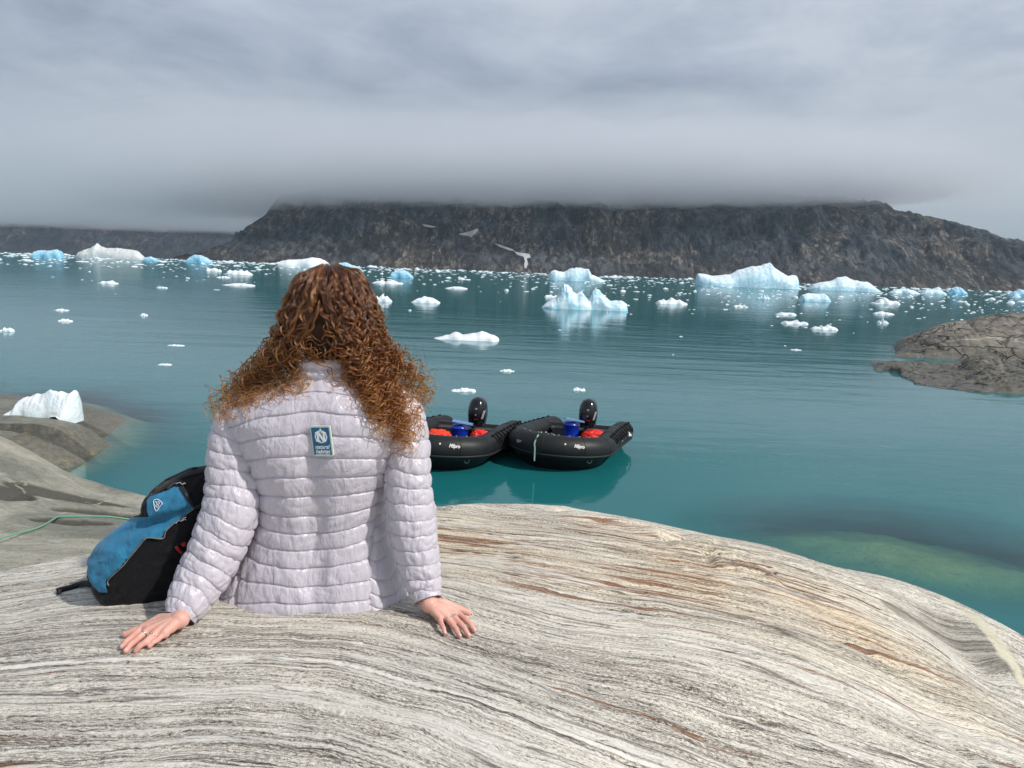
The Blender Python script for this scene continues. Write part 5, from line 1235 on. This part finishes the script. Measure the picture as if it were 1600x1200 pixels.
# ================================================================ BOATS
M_TUBE = plain('black_coated_boat_fabric', (0.012, 0.013, 0.0135), .52, .35, noise=.25, sc=3.0, bd=.01)
M_HULL = plain('black_hull_fabric', (0.008, 0.008, 0.009), .55, .3)
M_STRAKE = plain('charcoal_rubbing_strake', (0.022, 0.023, 0.023), .6, .3); M_CORD = plain('black_cord', (0.006, 0.006, 0.007), .8, .2)
M_BOARD = plain('grey_board', (0.055, 0.053, 0.055), .6, .3, sc=12); M_COWL = plain('gloss_black_cowl', (0.006, 0.006, 0.008), .16, .6, noise=.05)
M_MARK = plain('white_marking', (0.72, 0.70, 0.66), .6); M_DEC = plain('silver_decal', (0.30, 0.27, 0.27), .4); M_METAL = plain('steel', (0.35, 0.36, 0.36), .3, .5, 1.0)
BO = np.array([1.45, 15.8, 0.0])
PLAN = np.array([(2.80, 17.35, .36), (2.66, 17.0, .36), (2.34, 16.26, .36), (2.08, 15.5, .38), (1.95, 15.0, .41), (1.62, 14.68, .45), (1.08, 14.56, .48), (0.62, 14.68, .50), (0.30, 14.95, .50), (0.18, 15.45, .47), (0.38, 16.1, .42), (0.78, 16.84, .38), (1.12, 17.35, .36), (1.24, 17.62, .36)])
def chaikin(P, n=2):
    for _ in range(n):
        Q = [P[0]]
        for a, b in zip(P[:-1], P[1:]): Q += [a * .75 + b * .25, a * .25 + b * .75]
        Q.append(P[-1]); P = np.array(Q)
    return P
def make_boat():
    root = empty('inflatable_boat', tuple(BO))
    P = chaikin(PLAN, 1); P = np.array([np.interp(np.linspace(0, 1, 200), np.r_[0, np.cumsum(np.linalg.norm(np.diff(P, axis=0), axis=1))] / np.linalg.norm(np.diff(P, axis=0), axis=1).sum(), P[:, k]) for k in range(3)]).T
    for _ in range(14): P[1:-1] = (P[:-2] + 2 * P[1:-1] + P[2:]) / 4; L = np.r_[0, np.cumsum(np.linalg.norm(np.diff(P, axis=0), axis=1))]; Lt = L[-1]
    e = np.minimum(L, Lt - L); r = .245 * np.clip(.22 + .78 * sstep(0, .50, e), 0, 1) + .008 * np.sin(L * 2)
    n = 36; V, F = tube_geo(P, r, n); tb = plink('tube', new_mesh('tube', V, F, M_TUBE), root)
    bv = BVHTree.FromPolygons([tuple(v) for v in V], [tuple(f) for f in F])
    T, N, Bn = frames(P); cen = np.array([1.25, 15.9, .4])
    outw = np.cross(T, [0, 0, 1.0]); outw /= np.linalg.norm(outw, axis=1)[:, None]
    sg = np.sign(np.sum(outw * (P - cen), axis=1)); sg[:] = np.sign(np.median(sg)); outw *= sg[:, None]; upv = np.array([0, 0, 1.0])
    def on_tube(i, ang, lift=0.0): return P[i] + (outw[i] * math.cos(ang) + upv * math.sin(ang)) * (r[i] + lift)
    # seams where the tube sections are glued
    for fr_ in (.13, .25, .355, .43, .53, .61, .70, .87):
        i = int(fr_ * 199); ringp = [on_tube(i, a, .001) for a in np.linspace(0, 2*np.pi, 30)]
        Vv, Ff = tube_geo(ringp, .007, 6, False); plink('seam_tape', new_mesh('seam_tape', Vv, Ff, M_STRAKE), root)
    sk = [on_tube(i, math.radians(-28), .004) for i in range(10, 190)]; plink('rubbing_strake', new_mesh('rubbing_strake', *tube_geo(sk, .022, 8), M_STRAKE), root)
    # lifelines on both sides
    for lo, hi in ((12, 62), (130, 186)):
        idx = list(range(lo, hi)); top = [on_tube(i, math.radians(62), .012) for i in idx]
        g = [tube_geo(top, .011, 6)]
        zz, tt = [], np.linspace(0, 1, 110)
        for t_ in tt:
            i = lo + t_ * (hi - lo - 1); i0 = int(i); k_ = abs(((t_ * 9) % 1) - .5) * 2
            zz.append(on_tube(i0, math.radians(58 - 46 * (1 - k_ ** 2)), .011))
        g.append(tube_geo(zz, .0085, 6))
        for k_ in range(10):
            i = lo + int(k_ * (hi - lo - 1) / 9); g.append(ellipsoid(on_tube(i, math.radians(62), .01), (.035, .035, .028), n=10, m=6))
        plink('lifeline', new_mesh('lifeline', *join_geo(g), M_CORD), root)
    # buttons where the inner dodger is fixed along the bow
    for i in range(74, 128, 6):
        plink('rivet', new_mesh('rivet', *ellipsoid(on_tube(i, math.radians(93), .004), (.018, .018, .012), n=10, m=6), M_DEC), root)
    # hull skin and floor
    Q = P[8:192]; o_ = outw[8:192]; rr_ = r[8:192]
    rows = [Q - upv * rr_[:, None] * .5 + o_ * rr_[:, None] * .55, Q * (1, 1, 0) - o_ * .05 + upv * .04, Q * (1, 1, 0) - o_ * .28 - upv * .14, cen * (1, 1, 0) * .75 + Q * (1, 1, 0) * .25 - upv * .30]
    Vh = np.concatenate(rows); nq = len(Q); Fh = [tuple(f) for f in grid_faces(nq, 4)] + [tuple(range(3*nq, 4*nq))]
    plink('hull', new_mesh('hull', Vh, Fh, M_HULL), root)
    Qf = P[14:186]; fl = Qf - outw[14:186] * .12; fl[:, 2] = .17; Vf = np.concatenate([fl, fl - (0, 0, .04)]); m_ = len(fl)
    plink('floorboard', new_mesh('floorboard', Vf, [tuple(range(m_)), tuple(range(m_, 2*m_))[::-1]], M_HULL, smooth=False), root)
    # transom
    A = P[int(np.argmin(np.abs(P[:80, 1] - 16.45)))] * (1, 1, 0); B_ = P[120 + int(np.argmin(np.abs(P[120:, 1] - 16.75)))] * (1, 1, 0); dAB = B_ - A; ln = np.linalg.norm(dAB); an = math.atan2(dAB[1], dAB[0]); mid = (A + B_) / 2
    Vt, Ft = box_geo(mid[0], mid[1], .33, ln * .86, .055, .50); c_ = mid; 
    Vt = (Vt - c_) @ np.array(Matrix.Rotation(an, 3, 'Z')).T + c_; plink('transom', new_mesh('transom', Vt, Ft, M_BOARD, smooth=False), root)
    back_ = -np.array([dAB[1], -dAB[0], 0]) / ln; back_ *= np.sign(back_[1])
    # bench board
    Vt, Ft = box_geo(mid[0] - back_[0] * .22, mid[1] - back_[1] * .22, .50, ln * .72, .24, .035); c_ = mid - back_ * .22
    Vt = (Vt - c_) @ np.array(Matrix.Rotation(an, 3, 'Z')).T + c_; plink('bench', new_mesh('bench', Vt, Ft, M_BOARD, smooth=False), root)
    # outboard: cowl, neck, leg, tiller bracket
    ec = mid + back_ * .14 - dAB / ln * .17
    rows = [(.36, .10, .12, 0), (.40, .135, .17, 0), (.50, .165, .22, .01), (.64, .195, .27, .02), (.80, .212, .29, .03), (.94, .205, .28, .035), (1.06, .175, .235, .04), (1.14, .12, .17, .035), (1.18, .03, .05, .03)]
    ctl = np.array(rows); z_ = np.linspace(0, 1, 46); rw = spline(ctl, 46); nn = 44; th = np.linspace(0, 2*np.pi, nn, endpoint=False)
    ax = dAB / ln
    Vc = []
    for zz_, rx, ry, sh_ in rw:
        for a in th: Vc.append(ec * (1, 1, 0) + ax * (sgn(np.cos(a), .8) * max(rx, .004)) + back_ * (sgn(np.sin(a), .8) * max(ry, .006) * 1.0 + sh_) + upv * (zz_ - .03))
    Vc = np.array(Vc); Fc_ = [tuple(f) for f in grid_faces(nn, 46, True)] + [tuple(range(nn))[::-1], tuple(range(45*nn, 46*nn))]
    cw = plink('outboard_cowl', new_mesh('outboard_cowl', Vc, Fc_, M_COWL), root)
    bc_ = BVHTree.FromPolygons([tuple(v) for v in Vc], [tuple(f) for f in Fc_])
    Vn, Fn = tube_geo([ec + (0, 0, .48), ec + (0, 0, .30), ec + (0, 0, -.35)], [.13, .09, .07], 14); plink('outboard_leg', new_mesh('outboard_leg', Vn, Fn, M_HULL), root)
    Vn, Fn = box_geo(*(ec - back_ * .13 + (0, 0, .50)), .22, .20, .16); plink('clamp_bracket', new_mesh('clamp_bracket', Vn, Fn, M_HULL, smooth=False), root)
    Vn, Fn = tube_geo([ec - back_ * .15 + (0, 0, .52), ec - back_ * .55 + (.04, 0, .60), ec - back_ * .72 + (.05, 0, .62)], [.03, .024, .028], 10); plink('tiller', new_mesh('tiller', Vn, Fn, M_CORD), root)
    def decal(parent, bvh, px, py, wpx, hpx, name, material, lift=.004, skew=0.0, n=6):
        V_, ok = [], True
        for j in range(n + 1):
            for i in range(n + 1):
                h = hit(bvh, px + (i / n - .5) * wpx + skew * (j / n - .5), py + (j / n - .5) * hpx, lift)
                if h is None: return
                V_.append(h)
        plink(name, new_mesh(name, V_, grid_faces(n + 1, n + 1, flip=True), material), parent)
    decal(cw, bc_, 919, 641, 3.2, 2.4, 'cowl_mark', M_DEC); decal(cw, bc_, 918, 650.5, 2.4, 2.2, 'cowl_mark', M_DEC); decal(cw, bc_, 918, 657, 5.5, 1.0, 'cowl_lettering', M_RED); decal(cw, bc_, 929.3, 650, 2.6, 13, 'cowl_highlight', M_DEC, skew=-4)  # marks are decals; the grey stripe at right is a painted highlight
    def lettering(body, px, py, wm, hm, material, slope=0.0, sx=0.30):
        h0 = hit(bv, px, py, .0); hl = hit(bv, px - 6, py - 6 * slope, .0); hr = hit(bv, px + 6, py + 6 * slope, .0); hu = hit(bv, px, py - 3, .0); hd_ = hit(bv, px, py + 3, .0)
        if any(v is None for v in (h0, hl, hr, hu, hd_)): return
        X_ = hr - hl; X_ /= np.linalg.norm(X_); Y_ = hu - hd_; Y_ -= X_ * (Y_ @ X_); Y_ /= np.linalg.norm(Y_); Z_ = np.cross(X_, Y_)
        me = text_mesh(body, hm, sx, .0015, .004, wm); M4 = Matrix(((X_[0], Y_[0], Z_[0], 0), (X_[1], Y_[1], Z_[1], 0), (X_[2], Y_[2], Z_[2], 0), (0, 0, 0, 1)))
        me.transform(Matrix.Translation(Vector(h0 + Z_ * .008)) @ M4); me.materials.clear(); me.materials.append(material); plink('lettering', me, root)
    lettering('Milpro', 905, 698, .22, .10, M_MARK, .12); lettering('Milpro', 811, 689, .15, .085, M_DEC, -.05)
    decal(root, bv, 883.5, 694, 2.4, 2.6, 'valve', M_MARK); decal(root, bv, 984, 678, 4.5, 7, 'emblem', M_MARK, skew=2); decal(root, bv, 973, 689, 1.6, 2, 'valve', M_DEC)
    for px, py in ((921, 720), (838, 716)):
        h = hit(bv, px, py, .01)
        if h is not None:
            a = np.linspace(0, 2*np.pi, 20); ringp = [h + np.array([.045 * math.cos(k), -.01, .05 * math.sin(k)]) for k in a]; plink('towing_ring', new_mesh('towing_ring', *tube_geo(ringp, .009, 6, False), M_METAL), root)
            plink('ring_patch', new_mesh('ring_patch', *ellipsoid(h + (0, .015, .03), (.07, .02, .06), n=16, m=8), M_STRAKE), root)
    return root, bv
boat_r, bv_r = make_boat()
tag(boat_r, 'black inflatable boat with outboard motor moored on the right, green painter over its bow', 'inflatable boat', 'two moored inflatable boats')
boat_l = boat_r.copy(); COL.objects.link(boat_l)
for ch in list(boat_r.children):
    c2 = ch.copy(); COL.objects.link(c2); c2.parent = boat_l
    for g2 in ch.children: d2 = g2.copy(); COL.objects.link(d2); d2.parent = c2
boat_l.location = (BO[0] - 2.50, BO[1] - .36, 0); boat_l.rotation_euler = (0, 0, math.radians(1.5))
boat_l['label'] = 'black inflatable boat with outboard motor moored on the left, partly hidden by her sleeve'
# painter over the bow of the right boat
pts = [hit(bv_r, *p, .012) for p in ((866, 680), (860, 677), (853, 675.5), (846, 675.5), (841, 680), (837, 687), (835, 694), (835.5, 701))]; pts = [p for p in pts if p is not None]
pts.append(pts[-1] + (0, -.02, -.25)); 
M_ROPE2 = plain('pale_green_rope', (0.30, 0.42, 0.33), .7, .3, sc=200)
o = link('painter_rope', new_mesh('painter_rope', *tube_geo(spline(pts, 60), .016, 8), M_ROPE2)); tag(o, 'pale green painter rope looped over the right boat bow', 'rope')

# cargo
M_BARREL = plain('blue_barrel_plastic', (0.004, 0.035, 0.42), .32, .5, noise=.15, sc=4); M_LID = plain('pale_blue_plastic', (0.20, 0.33, 0.68), .4); M_REDC = plain('red_dry_bag', (0.75, 0.025, 0.015), .5, .4, sc=14, bd=.03)
M_ORG = plain('orange_red_cloth', (0.80, 0.05, 0.015), .6, .3, sc=9, bd=.05); M_YEL = plain('cream_bag', (0.75, 0.50, 0.25), .6)
def barrel(px, py, rad, ht, label):
    c = at_z(px, py, .18); root = empty('storage_barrel', (c[0], c[1], .19)); tag(root, label, 'barrel', 'blue barrels in the boats')
    prof = [(0, 0.0), (rad * .9, 0), (rad, .03), (rad, ht * .30), (rad * 1.03, ht * .32), (rad, ht * .34), (rad * 1.0, ht * .84), (rad * 1.05, ht * .86), (rad * 1.05, ht * .90), (rad * .92, ht * .92), (rad * .92, ht * .97), (0.001, ht * .97)]
    n = 32; a = np.linspace(0, 2*np.pi, n, endpoint=False)
    V = np.array([(r_ * math.cos(k), r_ * math.sin(k), z_) for r_, z_ in prof for k in a]); me = new_mesh('drum', V, grid_faces(n, len(prof), True), M_BARREL); link('drum', me, root)
    V, F = box_geo(.06, -.02, ht * 1.0 + .045, rad * 2.5, rad * 1.9, .03); Rm = np.array(Matrix.Rotation(math.radians(9), 3, 'Y') @ Matrix.Rotation(math.radians(-8), 3, 'X')); V = (V - (0, 0, ht)) @ Rm.T + (0, 0, ht)
    link('lid', new_mesh('lid', V, F, M_LID, smooth=False), root)
    V, F = box_geo(rad * .75, -.05, ht * .93, rad * .7, rad * .9, .10); link('lid_lip', new_mesh('lid_lip', V, F, M_LID, smooth=False), root)
barrel(891, 693, .17, .50, 'blue barrel with pale slanted lid standing in the right boat')
barrel(717, 702, .175, .54, 'blue barrel with pale slanted lid standing in the left boat')
def bundle(px, py, z, sx_, sy_, sz_, seed, material, name, label, cat):
    c = at_z(px, py, z); v, f = ellipsoid((0, 0, 0), (1, 1, 1), n=60, m=36)
    n_ = 1 + .22 * fbm(v[:, 0] * 1.5 + seed, v[:, 1] * 1.5, v[:, 2] * 1.5, 3) - .22 * np.abs(perlin(v[:, 0] * 3.2, v[:, 1] * 3.2 + seed, v[:, 2] * 3.2))
    v = sgn(v, .75) * n_[:, None] * (sx_, sy_, sz_); v[:, 2] = np.maximum(v[:, 2], -sz_ * .8)
    o = link(name, new_mesh(name, v, f, material), loc=(c[0], c[1], .17 + sz_ * .8)); tag(o, label, cat)
bundle(930, 688, .35, .33, .20, .22, 3.0, M_REDC, 'dry_bag', 'crumpled red bag lying in the right boat', 'bag')
bundle(748, 693, .35, .20, .16, .27, 5.0, M_REDC, 'dry_bag', 'crumpled red bag behind the barrel of the left boat', 'bag')
bundle(760, 691, .35, .13, .10, .24, 7.0, M_YEL, 'cream_bag', 'small cream bag beside the red one in the left boat', 'bag')
bundle(685, 698, .35, .32, .22, .30, 9.0, M_ORG, 'orange_tarpaulin', 'orange red cloth heaped in the left boat beside her sleeve', 'cloth')
for px, py, lab in ((735, 700, 'small blue fuel tank beside the barrel in the left boat'), (906, 693, 'small blue fuel tank beside the barrel in the right boat')):
    c = at_z(px, py, .2); root = empty('fuel_tank', (c[0], c[1], .18)); tag(root, lab, 'fuel tank', 'blue fuel tanks in the boats')
    bm = bmesh.new(); bmesh.ops.create_cube(bm, size=1); bmesh.ops.scale(bm, vec=(.34, .24, .17), verts=bm.verts); bmesh.ops.translate(bm, vec=(0, 0, .085), verts=bm.verts); bmesh.ops.bevel(bm, geom=bm.edges[:], offset=.03, segments=3, affect='EDGES')
    me = D.meshes.new('tank'); bm.to_mesh(me); bm.free(); me.materials.append(plain('blue_tank', (.01, .12, .36), .4)); link('tank', me, root)
    V, F = tube_geo([(-.08, 0, .17), (-.06, 0, .21), (.06, 0, .21), (.08, 0, .17)], .012, 8); link('handle', new_mesh('handle', V, F, M_CORD), root)
